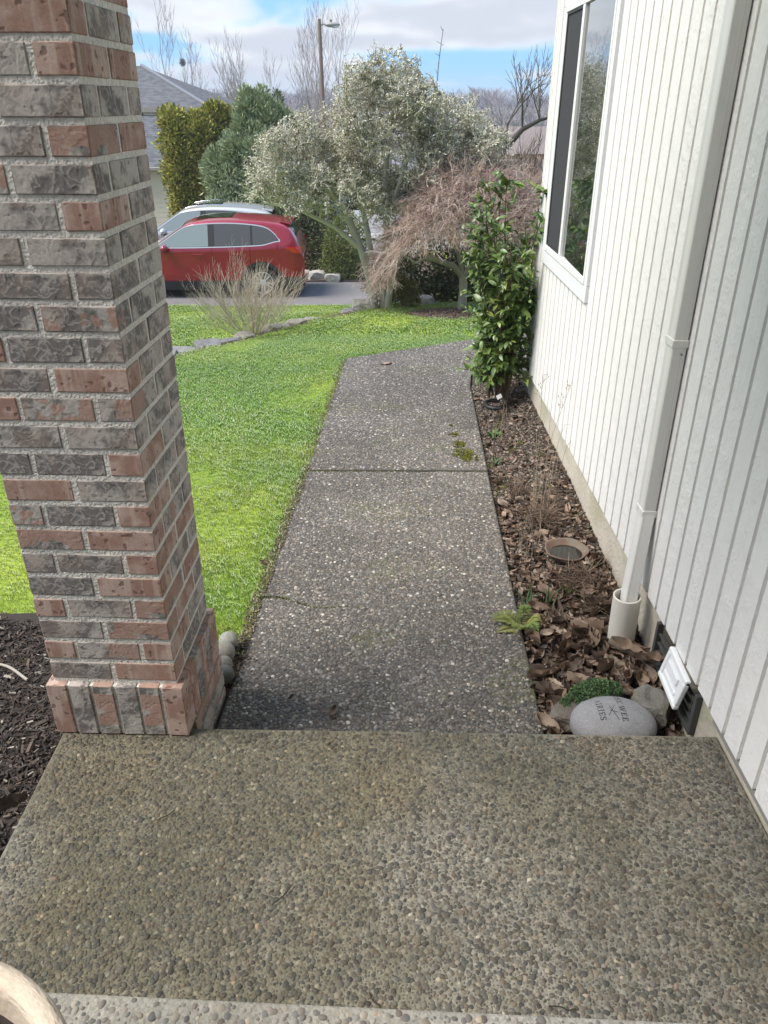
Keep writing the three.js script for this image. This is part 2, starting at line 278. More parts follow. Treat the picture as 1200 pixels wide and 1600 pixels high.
const stainP = (c, x, d) => { { const k = 0.46 + 0.66 * rnd() * rnd() + (rnd() < 0.05 ? 0.6 : 0); c = [c[0] * k, c[1] * k * 1.005, c[2] * k * 1.0]; } c = mix3(c, [c[0] * 0.68, c[1] * 0.66, c[2] * 0.52], 0.7 * olive(x, d)); return mix3(c, [c[0] * 1.08, c[1] * 0.96, c[2] * 0.78], 0.35 * ochre(x, d)); };
pebbles(porchPts, () => 0, 0.80, 1.9, 0.0080, porchPal, stainP, porchSlab, 0.70, [0.0029, 0.0100, 2.3], 0.97);
pebbles(stepPts, () => 0.17, 0.55, 0.95, 0.0125, stepPal, (c) => c, upperStep, 0.5, [0.004, 0.012, 1.6], 0.85);
const stainW = (c, x, d) => { { const k = 0.52 + 0.85 * rnd() * rnd() + (rnd() < 0.05 ? 0.7 : 0); c = [c[0] * k, c[1] * k, c[2] * k]; } c = mix3(c, [c[0] * 1.35, c[1] * 1.35, c[2] * 1.38], 0.6 * worn(x, d)); if (rnd() < 0.010) c = [0.50, 0.47, 0.42]; return c; };
pebbles(P1, pathY, 1.85, 4.48, 0.0100, pathPal, stainW, slab1, 0.85, [0.0042, 0.0105, 1.7], 1);
pebbles(P2, pathY, 4.48, 9.6, 0.0125, pathPal, stainW, slab2, 0.85, [0.0048, 0.0115, 1.5], 1);
// a few stray pebbles that stand out on the porch are part of its aggregate too

// the seam between the slabs, filled with damp moss, and the short mossy crack further down
{
  const b = new Bag(); seed(21);
  const tuft = (x, d, y, n, r, h) => { for (let k = 0; k < n; k++) { const a = rdir(); a[1] = Math.abs(a[1]) + 0.3; const dd = vnorm(a); b.flake([x + rr(-r, r), y, -d + rr(-r, r) * 0.6], dd, across(dd), rr(0.4, 1) * h, h * 0.5, tint(pick([[0.10, 0.12, 0.02], [0.16, 0.17, 0.03], [0.07, 0.08, 0.02]]), 0.25)); } };
  for (let x = -0.49; x < 0.66; x += 0.006) tuft(x, 4.476, pathY(4.48) - 0.013, 3, 0.012, 0.012 * (1 + smooth(0.3, -0.5, x)));
  const crack = t => [mix(-0.57, -0.08, t), mix(2.93, 2.82, t) + 0.02 * Math.sin(t * 9)];
  for (let t = 0; t < 1; t += 0.012) if (rnd() > t * 0.8) tuft(...crack(t), pathY(2.9) + 0.004, 6, 0.008, 0.011);
  const m = part('joint_moss', b.geo(), vc(), pathway); m.userData.kind = 'stuff';
}
// moss cushion patches on the slab by the bed
{
  const b = new Bag(); seed(22);
  const spots = [[0.535, 4.78, 0.075], [0.57, 4.70, 0.06], [0.52, 4.95, 0.05], [0.50, 5.15, 0.035], [0.49, 5.35, 0.02], [0.72, 4.62, 0.05], [0.735, 4.25, 0.05], [0.70, 4.15, 0.045], [0.87, 4.75, 0.05], [0.97, 4.42, 0.045], [0.84, 5.25, 0.04], [0.93, 3.98, 0.03]];
  for (const [x, d, r] of spots) for (let k = 0; k < 1100 * r / 0.06; k++) { const a = rr(0, 6.28), q = Math.sqrt(rnd()) * r * 1.3, X = x + Math.cos(a) * q * 0.8, D = d + Math.sin(a) * q; const y = (X < pathRight(D) ? pathY(D) : bedY(X, D)) + 0.012 * (1 - q / r / 1.4) * rnd(); const dd = vnorm([rr(-1, 1), rr(0.3, 1.2), rr(-1, 1)]); if (fbm(X * 40, D * 40, 4, 2) < 0.42) continue; b.flake([X, y, -D], dd, across(dd), rr(0.006, 0.014), 0.005, tint(pick([[0.15, 0.16, 0.025], [0.22, 0.21, 0.03], [0.09, 0.10, 0.02]]), 0.25)); }
  const m = solo('moss', b.geo(), vc(), 'small yellow green moss patches on the path beside the bed', 'moss'); m.userData.kind = 'stuff';
}
// ---------------------------------------------------------------- brick pillar
const brickBump = [], brickTex = { grey: [], red: [], mixed: [] };
function brickMat(kind, s) {
  const W = 256, H = 256;   // the sheet stands for 0.4 m
  const crum = (u, v) => { const w = fbm(u * 10, v * 10, s + 3, 3, 10); return 1 - Math.abs(2 * fbm(u * 16 + w * 3.5, v * 16 + w * 3.5, s + 9, 3, 0) - 1); };   // creased, folded clay
  const pit = (u, v) => smooth(0.70, 0.80, fbm(u * 26, v * 26, s + 19, 2, 26));
  const patch = (u, v) => fbm(u * 7, v * 7, s + 31, 4, 7);
  const map = colorTex(W, H, (u, v) => {
    const c = crum(u, v), f = vnoise(u * 200, v * 200, s), q = patch(u, v), p = pit(u, v), st = fbm(u * 30, v * 2, s + 5, 3, 30, 2);
    let col;
    if (kind === 'red') { col = mix3([0.31, 0.19, 0.15], [0.44, 0.325, 0.275], smooth(0.35, 0.65, q)); col = mix3(col, [0.50, 0.40, 0.34], 0.55 * smooth(0.55, 0.75, st)); col = mix3(col, [0.12, 0.07, 0.055], p * 0.7); }
    else {
      col = mix3([0.165, 0.155, 0.147], [0.40, 0.37, 0.34], smooth(0.38, 0.62, q)); col = mix3(col, [0.50, 0.455, 0.42], smooth(0.84, 0.97, c) * 0.55); col = mix3(col, [0.07, 0.062, 0.058], smooth(0.55, 0.3, c) * 0.35 + p * 0.5);
      if (kind === 'mixed') { const rd = smooth(0.52, 0.56, fbm(u * 5 + 9, v * 5, s + 51, 4, 5) + 0.03 * (c - 0.5)); col = mix3(col, mix3([0.28, 0.165, 0.13], [0.40, 0.285, 0.235], q), rd); }
    }
    if (kind !== 'red') col = mix3(col, [0.34, 0.245, 0.20], 0.28 * smooth(0.5, 0.62, fbm(u * 4.5 + 2, v * 2.2, s + 71, 3)));
    return mix3(col, [col[0] * 1.4, col[1] * 1.4, col[2] * 1.4], 0.8 * (f - 0.5) + 0.12);
  });
  const bump = dataTex(W, H, (u, v) => kind === 'red' ? 0.55 + 0.25 * (fbm(u * 40, v * 40, s, 3, 40) - 0.5) - 0.5 * pit(u, v) : 0.25 + 0.5 * crum(u, v) + 0.2 * fbm(u * 60, v * 60, s + 2, 2, 60) - 0.3 * pit(u, v));
  return std({ map: rep(map, 2.5), bumpMap: rep(bump, 2.5), bumpScale: kind === 'red' ? 0.0016 : 0.0022, roughness: 0.92 });
}
for (let k = 0; k < 4; k++) brickTex.grey.push(brickMat('grey', 100 + 37 * k));
for (let k = 0; k < 3; k++) brickTex.red.push(brickMat('red', 300 + 41 * k));
for (let k = 0; k < 2; k++) brickTex.mixed.push(brickMat('mixed', 500 + 43 * k));
const mortar = std({ map: rep(colorTex(256, 256, (u, v) => { const n = fbm(u * 60, v * 60, 4, 3, 60), m = fbm(u * 6, v * 6, 5, 3, 6); const k = 0.72 + 0.5 * n * (0.6 + 0.6 * m); return [0.66 * k, 0.635 * k, 0.585 * k]; }), 2.5), bumpMap: rep(dataTex(256, 256, (u, v) => fbm(u * 80, v * 80, 6, 3, 80)), 2.5), bumpScale: 0.004, roughness: 0.96 });

const pillar = thing('brick_pillar', 'weathered grey and red brick pillar at the corner of the porch', 'pillar', [-0.833, 0, -2.068], -0.038);
{
  seed(31);
  const L = 0.1885, Hh = 0.0635, T = 0.090, J = 0.0145, P = 0.078, W = 0.392;
  const variants = (l, h, t) => { const out = []; for (let k = 0; k < 5; k++) { const g = new RoundedBoxGeometry(l, h, t, 1, 0.0035); const p = g.attributes.position; for (let i = 0; i < p.count; i++) { const a = hash2(Math.round(p.getX(i) * 900), Math.round(p.getY(i) * 900) + 7 * Math.round(p.getZ(i) * 900), k); p.setXYZ(i, p.getX(i) + (a - 0.5) * 0.0012, p.getY(i) + (hash2(i, k, 3) - 0.5) * 0.0004, p.getZ(i) + (hash2(Math.round(p.getX(i) * 900), Math.round(p.getY(i) * 900), k + 9) - 0.5) * 0.0024); } out.push(boxUV(g, 0.137 * k + 0.3, 0.091 * k + 0.2)); } return out; };
  const along = variants(L, Hh, T), acrossB = variants(T, Hh, L), soldF = variants(0.064, 0.196, 0.09), soldS = variants(0.09, 0.196, 0.064);
  const choose = (redShare) => { const r = rnd(); return r < redShare ? pick(brickTex.red) : r < redShare + 0.14 ? pick(brickTex.mixed) : pick(brickTex.grey); };
  const mk = (set, x, y, z, m) => { const b = part('brick', pick(set), m, pillar); b.position.set(x + rr(-0.0012, 0.0012), y, z + rr(-0.0012, 0.0012)); b.rotation.set(rr(-0.006, 0.006), rr(-0.006, 0.006), rr(-0.005, 0.005)); return b; };
  part('mortar_core', box(-W / 2 + 0.0025, W / 2 - 0.0025, 0.19, 2.64, -W / 2 + 0.0025, W / 2 - 0.0025), mortar, pillar);
  const e = W / 2 - T / 2, q = W / 2 - L / 2;
  for (let c = 0; c < 31; c++) {
    const y = 0.206 + J / 2 + Hh / 2 + c * P, low = c < 9 ? 0.40 : 0.14;
    if (c % 2) {            // front: header, stretcher, header
      for (const sx of [-1, 1]) for (const sz of [-1, 1]) mk(acrossB, sx * e, y, sz * q, rnd() < (sz > 0 ? 0.45 : 0.2) ? pick(brickTex.red) : choose(low));
      for (const sz of [-1, 1]) mk(along, 0, y, sz * e, choose(low * 0.45));
    } else {                // front: two stretchers
      for (const sx of [-1, 1]) for (const sz of [-1, 1]) mk(along, sx * q, y, sz * e, sx > 0 && sz > 0 && (c === 0 || c === 6) ? brickTex.red[1] : choose(low * 0.3));
      for (const sx of [-1, 1]) mk(acrossB, sx * e, y, 0, choose(low * 0.6));
    }
  }
  // the base: a course of bricks on end, standing proud
  const B = 0.434, k = B / 6.02;
  part('mortar_core', box(-B / 2 + 0.006, B / 2 - 0.006, 0.004, 0.197, -B / 2 + 0.006, B / 2 - 0.006), mortar, pillar);
  for (let i = 0; i < 6; i++) for (const sz of [-1, 1]) mk(soldF, -B / 2 + 0.034 + i * (B - 0.068) / 5, 0.102, sz * (B / 2 - 0.045), i === 0 || i === 5 ? brickTex.red[i % 3] : brickTex[i % 2 ? 'grey' : 'mixed'][i % 2]);
  for (let i = 0; i < 4; i++) for (const sx of [-1, 1]) mk(soldS, sx * (B / 2 - 0.045), 0.102, -B / 2 + 0.125 + i * (B - 0.25) / 3, i === 3 ? brickTex.red[0] : choose(0.3));
  // below the porch floor, beside the path
  part('mortar_core', box(-B / 2 + 0.008, B / 2 - 0.008, -0.3, 0.0, -B / 2 + 0.006, B / 2 - 0.075), mortar, pillar);
  for (let c = 0; c < 3; c++) for (const sx of [-1, 1]) for (let i = 0; i < 2; i++) mk(acrossB, sx * (B / 2 - 0.045), -0.04 - c * P, -B / 2 + 0.092 + 0.095 * (c % 2) * 0 + i * 0.172, choose(0.35));
}
// four river cobbles between the pillar and the path
{
  seed(33);
  const cob = [[-0.637, 2.525, 0.040, [0.33, 0.33, 0.29], 'pale speckled cobble nearest the lawn beside the pillar base'], [-0.640, 2.445, 0.046, [0.27, 0.255, 0.215], 'tan cobble, second from the lawn beside the pillar base'], [-0.632, 2.375, 0.040, [0.25, 0.235, 0.20], 'brownish cobble, third from the lawn, half behind its neighbour at the pillar'], [-0.618, 2.315, 0.042, [0.13, 0.135, 0.125], 'dark grey green cobble nearest the porch beside the pillar base']];
  for (const [x, d, r, c, l] of cob) {
    const g = new THREE.IcosahedronGeometry(1, 3), p = g.attributes.position, s = rr(0, 99);
    for (let i = 0; i < p.count; i++) { const k = 0.9 + 0.22 * fbm(p.getX(i) * 1.1 + s, p.getZ(i) * 1.1 + p.getY(i), 5, 2); p.setXYZ(i, p.getX(i) * r * k * 0.95, p.getY(i) * r * 0.85 * k, p.getZ(i) * r * k); } g.computeVertexNormals();
    const m = solo('cobble', boxUV(g), std({ map: rep(colorTex(64, 64, (u, v) => { const n = vnoise(u * 64, v * 64, 8, 64), q = fbm(u * 8, v * 8, 3, 3, 8); return c.map(z => z * (0.45 + 0.3 * n + 0.3 * q)); }), 14), roughness: 0.75 }), l, 'stone', 'cobbles beside the pillar'); m.position.set(x, -0.152 + r * 0.35, -d); m.rotation.y = rr(0, 3);
  }
}

// ---------------------------------------------------------------- flower pot at the lower left
{
  const pot = thing('flower_pot', 'large round pale clay flower pot standing beside the entrance', 'flower pot', [-0.70, 0.17, -0.47]);
  const clay = std({ map: rep(colorTex(256, 256, (u, v) => { const n = fbm(u * 20, v * 20, 3, 4, 20), q = fbm(u * 4, v * 4, 5, 3, 4), f = vnoise(u * 120, v * 120, 2, 120); return mix3([0.46, 0.38, 0.29], [0.62, 0.55, 0.45], clamp(q * 0.7 + n * 0.4)).map(z => z * (0.88 + 0.2 * f)); }), 3, 1), bumpMap: rep(dataTex(256, 256, (u, v) => fbm(u * 40, v * 40, 9, 3, 40)), 3, 1), bumpScale: 0.002, roughness: 0.85 });
  const pr = [[0.001, 0.001], [0.19, 0.001], [0.20, 0.01], [0.235, 0.2], [0.262, 0.345], [0.266, 0.36], [0.284, 0.364], [0.291, 0.375], [0.292, 0.41], [0.288, 0.424], [0.278, 0.431], [0.262, 0.432], [0.254, 0.426], [0.250, 0.41], [0.245, 0.36]].map(([a, b]) => new THREE.Vector2(a, b));
  part('pot_body', new THREE.LatheGeometry(pr, 72), clay, pot);
  const soil = new THREE.CircleGeometry(0.2465, 48); soil.rotateX(-Math.PI / 2); soil.translate(0, 0.365, 0);
  const sm = part('potting_soil', boxUV(soil), std({ color: lin(0.028, 0.022, 0.019), roughness: 1 }), pot);
  seed(35); const mats = [], cols = []; for (let i = 0; i < 1600; i++) { const a = rr(0, 6.28), q = 0.24 * Math.sqrt(rnd()), r = rr(0.003, 0.009); mats.push(M4(Math.cos(a) * q, 0.366, Math.sin(a) * q, rr(0, 3), rr(0, 6), 0, r, r * 0.6, r * rr(0.5, 1.5))); cols.push(tint(pick([[0.03, 0.024, 0.02], [0.045, 0.034, 0.027], [0.02, 0.017, 0.015], [0.09, 0.08, 0.07]]), 0.3)); }
  mass('soil_crumbs', new THREE.IcosahedronGeometry(1, 0), std({ roughness: 1 }), mats, cols, sm);
}
// ---------------------------------------------------------------- the white house on the right
const house = thing('house', 'white house with grooved vertical board siding beside the path', 'house');
const WX = 1.05;                                   // face of the siding
const paintBump = dataTex(512, 1024, (u, v) => { const n = fbm(u * 14, v * 26, 3, 3, 14, 26), g = fbm(u * 75, v * 120, 5, 3, 75, 120), s = fbm(u * 46, v * 5, 7, 3, 46, 5), d = fbm(u * 20 + v * 20, v * 34, 11, 2, 20, 34); return 0.5 * g * smooth(0.3, 0.65, n) + 0.3 * s + 0.25 * d; });
const paintMap = colorTex(256, 512, (u, v) => { const n = fbm(u * 8, v * 10, 3, 4, 8, 10), f = vnoise(u * 110, v * 160, 2, 110, 160); const k = 0.93 + 0.08 * n - (f > 0.985 ? 0.18 : 0); return [0.785 * k, 0.78 * k, 0.765 * k]; });
const paint = []; for (let k = 0; k < 4; k++) paint.push(std({ map: rep(paintMap, 1.7, 0.9), bumpMap: rep(paintBump, 2.0, 1.0), bumpScale: [0.0036, 0.0046, 0.0028, 0.004][k], roughness: 0.62 }));
const smoothPaint = std({ color: lin(0.76, 0.75, 0.72), roughness: 0.5, bumpMap: rep(paintBump, 1, 1), bumpScale: 0.0006 });
const foundMat = std({ map: rep(colorTex(512, 256, (u, v) => { const n = fbm(u * 10, v * 6, 3, 4, 10, 6), f = vnoise(u * 160, v * 90, 2, 160, 90), g = smooth(0.52, 0.68, fbm(u * 5, v * 4, 13, 4, 5, 4)); let c = mix3([0.42, 0.385, 0.32], [0.55, 0.51, 0.43], n); c = mix3(c, [0.33, 0.33, 0.22], 0.55 * g); return c.map(z => z * (0.9 + 0.16 * f)); }), 0.7, 1.6), bumpMap: rep(dataTex(256, 256, (u, v) => fbm(u * 30, v * 30, 9, 4, 30)), 2), bumpScale: 0.003, roughness: 0.92 });
{
  seed(41);
  const y0 = 0.07, y1 = 3.37, zFar = -5.5, zNear = 1.0, pitch = 0.1115, gap = 0.017;
  // the boards stop round the window: opening d 4.02 .. 5.25, y 0.885 .. 2.37
  const wz0 = -5.25, wz1 = -4.02, wy0 = 0.885, wy1 = 2.37;
  const wall = part('wall', merge([box(WX + 0.0115, WX + 0.13, y0 + 0.004, wy0, zFar, zNear), box(WX + 0.0115, WX + 0.13, wy1, y1, zFar, zNear), box(WX + 0.0115, WX + 0.13, wy0, wy1, zFar, wz0), box(WX + 0.0115, WX + 0.13, wy0, wy1, wz1, zNear)]), std({ color: lin(0.80, 0.785, 0.75), roughness: 0.7 }), house);
  const geos = new Map();
  const plank = (ya, yb, z, w, k) => { const key = [ya, yb, w, k].join(); if (!geos.has(key)) { const g = new RoundedBoxGeometry(0.0115, yb - ya, w, 1, 0.0022); g.translate(0, (ya + yb) / 2, 0); geos.set(key, boxUV(g, k * 0.237, k * 0.613)); } const m = part('plank', geos.get(key), paint[k % 4], wall); m.position.set(WX + 0.00575, 0, z); return m; };
  for (let n = 0, z = zNear; z > zFar + 0.02; n++, z -= pitch) {
    const w = Math.min(pitch - gap, z - zFar), zc = z - w / 2, k = n % 17, bottom = y0 + (n % 3 === 1 ? -0.003 : 0);
    if (zc < wz1 + 0.05 && zc > wz0 - 0.05) { plank(bottom, wy0 - 0.002, zc, w, k); plank(wy1 + 0.002, y1, zc, w, k); } else plank(bottom, y1, zc, w, k);
  }
  // corner board, back wall and roof of the house (the far end and the back close its volume)
  part('corner_board', rbox(WX - 0.004, WX + 0.13, y0, y1, zFar - 0.022, zFar - 0.001, 0.003), smoothPaint, house);
  part('end_wall', box(WX + 0.131, 7.0, -0.45, y1, zFar - 0.02, zFar + 0.12), smoothPaint, house);
  part('foundation', merge([box(1.075, 1.3, -0.6, -0.113, zFar + 0.002, zNear), box(1.075, 1.3, 0.043, y0 + 0.003, zFar + 0.002, zNear), box(1.075, 1.3, -0.113, 0.043, zFar + 0.002, -2.398), box(1.075, 1.3, -0.113, 0.043, -2.002, zNear), box(1.29, 1.3, -0.113, 0.043, -2.398, -2.002)]), foundMat, house);   // the vent is a real hole in it
  // drip flashing strip under the boards next to the porch
  part('flashing', box(1.0545, 1.0745, 0.046, 0.0685, -1.86, zNear), std({ color: lin(0.30, 0.30, 0.28), roughness: 0.6, metalness: 0.3 }), house);
  // window
  const win = new THREE.Group(); win.name = 'window'; house.add(win);
  const trimM = std({ color: lin(0.70, 0.715, 0.74), roughness: 0.55, bumpMap: rep(paintBump, 1, 0.6), bumpScale: 0.0015 }), vinyl = std({ color: lin(0.82, 0.82, 0.82), roughness: 0.35 });
  part('trim_board', rbox(WX - 0.014, WX + 0.02, wy0, wy0 + 0.085, wz0, wz1, 0.003), trimM, win);
  part('trim_board', rbox(WX - 0.0135, WX + 0.02, wy1 - 0.085, wy1, wz0, wz1, 0.003), trimM, win);
  part('trim_board', rbox(WX - 0.013, WX + 0.02, wy0 + 0.0855, wy1 - 0.0855, wz0, wz0 + 0.085, 0.003), trimM, win);
  part('trim_board', rbox(WX - 0.013, WX + 0.02, wy0 + 0.0855, wy1 - 0.0855, wz1 - 0.055, wz1, 0.003), trimM, win);
  const a = wz0 + 0.086, b = wz1 - 0.056, c = wy0 + 0.086, d = wy1 - 0.086, m = -4.715;
  part('frame', merge([rbox(WX - 0.020, WX + 0.06, c, c + 0.035, a, b, 0.003), rbox(WX - 0.020, WX + 0.06, d - 0.03, d, a, b, 0.003), rbox(WX - 0.018, WX + 0.06, c + 0.0352, d - 0.0302, a, a + 0.025, 0.003), rbox(WX - 0.017, WX + 0.06, c + 0.0352, d - 0.0302, b - 0.022, b, 0.003), rbox(WX - 0.019, WX + 0.06, c + 0.0354, d - 0.0304, m - 0.022, m + 0.022, 0.003)]), vinyl, win);
  const glassBump = dataTex(128, 512, (u, v) => fbm(u * 3, v * 26, 3, 3, 3, 26));
  const pane = new THREE.PlaneGeometry(b - 0.022 - m - 0.022, d - c - 0.0656, 2, 2); pane.rotateY(-Math.PI / 2 - 0.02); pane.translate(WX - 0.011, (c + 0.0352 + d - 0.0302) / 2, (m + b) / 2);
  part('pane', pane, phy({ color: lin(0.025, 0.035, 0.032), roughness: 0.0, ior: 2.33, clearcoat: 1, clearcoatRoughness: 0.0, bumpMap: glassBump, bumpScale: 0.0011, side: THREE.DoubleSide }), win);
  const pane2 = new THREE.PlaneGeometry(m - a - 0.047, d - c - 0.0656, 2, 2); pane2.rotateY(-Math.PI / 2); pane2.translate(WX + 0.03, (c + 0.0352 + d - 0.0302) / 2, (m + a) / 2);
  part('pane', pane2, phy({ color: lin(0.9, 0.96, 0.93), roughness: 0.0, transmission: 1, thickness: 0, ior: 1.5, side: THREE.DoubleSide }), win);
  // insect screen over the far sash
  part('insect_screen', box(WX - 0.008, WX - 0.0065, c + 0.047, d - 0.042, a + 0.036, m - 0.033), std({ color: lin(0.035, 0.035, 0.042), roughness: 0.85, bumpMap: rep(dataTex(64, 64, (u, v) => (Math.sin(u * 201) * Math.sin(v * 201) + 1) / 2), 12), bumpScale: 0.0006 }), win);
  part('screen_frame', merge([box(WX - 0.014, WX - 0.002, c + 0.0356, c + 0.0475, a + 0.0255, m - 0.0225), box(WX - 0.014, WX - 0.002, d - 0.0425, d - 0.0306, a + 0.0255, m - 0.0225), box(WX - 0.0135, WX - 0.0025, c + 0.048, d - 0.043, a + 0.0255, a + 0.0375), box(WX - 0.0135, WX - 0.0025, c + 0.048, d - 0.043, m - 0.0345, m - 0.0225)]), std({ color: lin(0.06, 0.06, 0.065), roughness: 0.5, metalness: 0.5 }), win);
  // the room behind the glass
  part('room', merge([box(WX + 3.0, WX + 3.1, -0.1, 2.6, -6, 0.9), box(WX + 0.14, WX + 3.0, -0.1, 0.0, zFar + 0.13, 0.9), box(WX + 0.14, WX + 3.0, 2.5, 2.6, zFar + 0.13, 0.9), box(WX + 0.14, WX + 3.0, 0.0, 2.5, 0.8, 0.9), box(WX + 0.14, WX + 3.0, 0, 2.5, zFar + 0.13, zFar + 0.16)]), std({ color: lin(0.32, 0.30, 0.27), roughness: 0.9 }), house);

  // downspout with its straps and lower offset
  const ds = new THREE.Group(); ds.name = 'downspout'; house.add(ds);
  const metal = std({ map: rep(colorTex(128, 256, (u, v) => { const n = fbm(u * 6, v * 6, 4, 4, 6), f = vnoise(u * 90, v * 180, 7, 90, 180), st = fbm(u * 30, v * 1, 9, 3, 30, 1); const k = 0.9 + 0.12 * n - (f > 0.985 ? 0.3 : 0) - 0.10 * smooth(0.62, 0.75, st); return [0.77 * k, 0.765 * k, 0.735 * k]; }), 4, 1), roughness: 0.42, bumpMap: rep(concreteBump, 1), bumpScale: 0.0003 });
  const zc = -2.640, hw = 0.036;
  part('pipe', rbox(0.995, 1.046, 0.40, 3.3, zc - hw, zc + hw, 0.006, 2), metal, ds);
  const low = rbox(-0.025, 0.025, -0.22, 0.20, -0.0345, 0.0345, 0.006, 2); low.rotateZ(0.0); const lowP = part('lower_pipe', low, metal, ds); lowP.position.set(1.001, 0.222, zc + 0.042); lowP.rotation.set(-0.20, 0, -0.10);
  for (const y of [0.39, 1.055]) { part('strap', rbox(0.9915, 1.0495, y, y + 0.028, zc - hw - 0.0035, zc + hw + 0.0035, 0.003), metal, ds); const s = new THREE.CylinderGeometry(0.004, 0.004, 0.003, 8); s.rotateX(Math.PI / 2); s.translate(1.03, y - 0.022, zc + hw + 0.0012); part('screw', s, std({ color: lin(0.25, 0.24, 0.22), roughness: 0.5, metalness: 0.6 }), ds); }
  part('leader_bracket', box(1.0465, 1.0497, 2.3, 2.34, zc - 0.02, zc + 0.02), metal, ds);

  // crawl space vent in the foundation
  const vent = new THREE.Group(); vent.name = 'crawl_vent'; house.add(vent);
  const dark = std({ color: lin(0.06, 0.062, 0.062), roughness: 0.7 });
  part('vent_frame', merge([rbox(1.050, 1.0735, -0.13, -0.112, -2.415, -1.985, 0.002), rbox(1.052, 1.0733, -0.1118, 0.04, -2.415, -2.395, 0.002), rbox(1.052, 1.0733, -0.1118, 0.04, -2.005, -1.985, 0.002)]), dark, vent);
  for (let i = 0; i < 3; i++) part('louvre', rbox(1.058, 1.0725, -0.085 + i * 0.04, -0.081 + i * 0.04, -2.393, -2.007, 0.0015), dark, vent);

  // porch roof, its beam on the pillar, the wall with the door behind the camera: they shade the porch
  const roofM = std({ color: lin(0.62, 0.60, 0.56), roughness: 0.8 });
  part('porch_post', box(-1.02, -0.65, 2.63, 3.199, -2.27, -1.88), smoothPaint, house);
  part('porch_ceiling', box(-1.25, WX + 0.01, 3.38, 3.44, -2.34, 1.0), roofM, house);
  part('porch_beam', box(-1.06, -0.61, 3.2, 3.378, -2.32, 1.0), smoothPaint, house);
  part('porch_beam', box(-0.609, WX + 0.012, 3.2, 3.378, -2.27, -1.9), smoothPaint, house);
  part('entry_wall', box(-3.4, WX + 3.0, -0.3, 3.5, 1.01, 1.16), smoothPaint, house);
  part('door', rbox(-0.5, 0.45, 0.175, 2.25, 0.965, 1.008, 0.006), std({ color: lin(0.16, 0.05, 0.04), roughness: 0.5 }), house);
  const rf = new THREE.BufferGeometry(); const R = [[-1.7, 2.86, -2.75], [7.2, 2.86, -2.75], [7.2, 4.6, 3.2], [-1.7, 4.6, 3.2]];
  part('roof', (() => { const s = new THREE.BoxGeometry(8.9, 0.12, 6.4); s.rotateX(0.285); s.translate(3.25, 4.42, 0.72); return boxUV(s); })(), std({ color: lin(0.09, 0.09, 0.095), roughness: 0.95 }), house);
  part('eave', box(0.72, 7.2, 3.38, 3.5, -5.9, -2.7), smoothPaint, house);
}
// white drain standpipe that receives the downspout
{
  const s = thing('drain_pipe', 'white plastic drain pipe under the downspout, leaning slightly in the leaf litter', 'pipe', [0.978, -0.24, -2.552]);
  const pr = [[0.046, 0.0], [0.0535, 0.0], [0.0545, 0.30], [0.0538, 0.305], [0.0485, 0.305], [0.048, 0.30], [0.048, 0.02]].map(([a, b]) => new THREE.Vector2(a, b));
  part('pipe_body', new THREE.LatheGeometry(pr, 40), std({ map: rep(colorTex(128, 128, (u, v) => { const n = fbm(u * 8, v * 8, 4, 4, 8), f = vnoise(u * 60, v * 60, 7, 60); const k = 0.9 + 0.12 * n - (f > 0.94 ? 0.12 : 0); return [0.72 * k, 0.69 * k, 0.62 * k]; }), 2, 2), roughness: 0.4 }), s); s.rotation.z = 0.02;
}
// loose vent cover hanging on the siding's lower edge
{
  const v = thing('vent_cover', 'small white plastic vent cover leaning against the open foundation vent', 'vent cover', [1.026, 0.006, -2.125]);
  v.rotation.set(0.06, -0.02, -0.16);
  const wm = std({ color: lin(0.80, 0.82, 0.83), roughness: 0.35 });
  const hy = 0.068, hz = 0.092;
  part('rim', merge([rbox(-0.011, 0.011, -hy, -hy + 0.02, -hz, hz, 0.006, 2), rbox(-0.011, 0.011, hy - 0.02, hy, -hz, hz, 0.006, 2), rbox(-0.010, 0.010, -hy + 0.019, hy - 0.019, -hz, -hz + 0.02, 0.005, 2), rbox(-0.010, 0.010, -hy + 0.019, hy - 0.019, hz - 0.02, hz, 0.005, 2)]), wm, v);
  part('panel', rbox(-0.004, 0.004, -hy + 0.019, hy - 0.019, -hz + 0.019, hz - 0.019, 0.002), wm, v);
  part('grip', merge([rbox(-0.013, -0.0035, 0.0, 0.03, -0.06, 0.045, 0.003, 2), rbox(-0.009, -0.0035, -0.035, -0.022, -0.065, 0.055, 0.002)]), wm, v);
  const c = new THREE.CylinderGeometry(0.0045, 0.0045, 0.004, 12); c.rotateX(Math.PI / 2); c.translate(0, hy - 0.011, hz + 0.001); part('hole', c, std({ color: lin(0.03, 0.03, 0.03), roughness: 1 }), v);
}
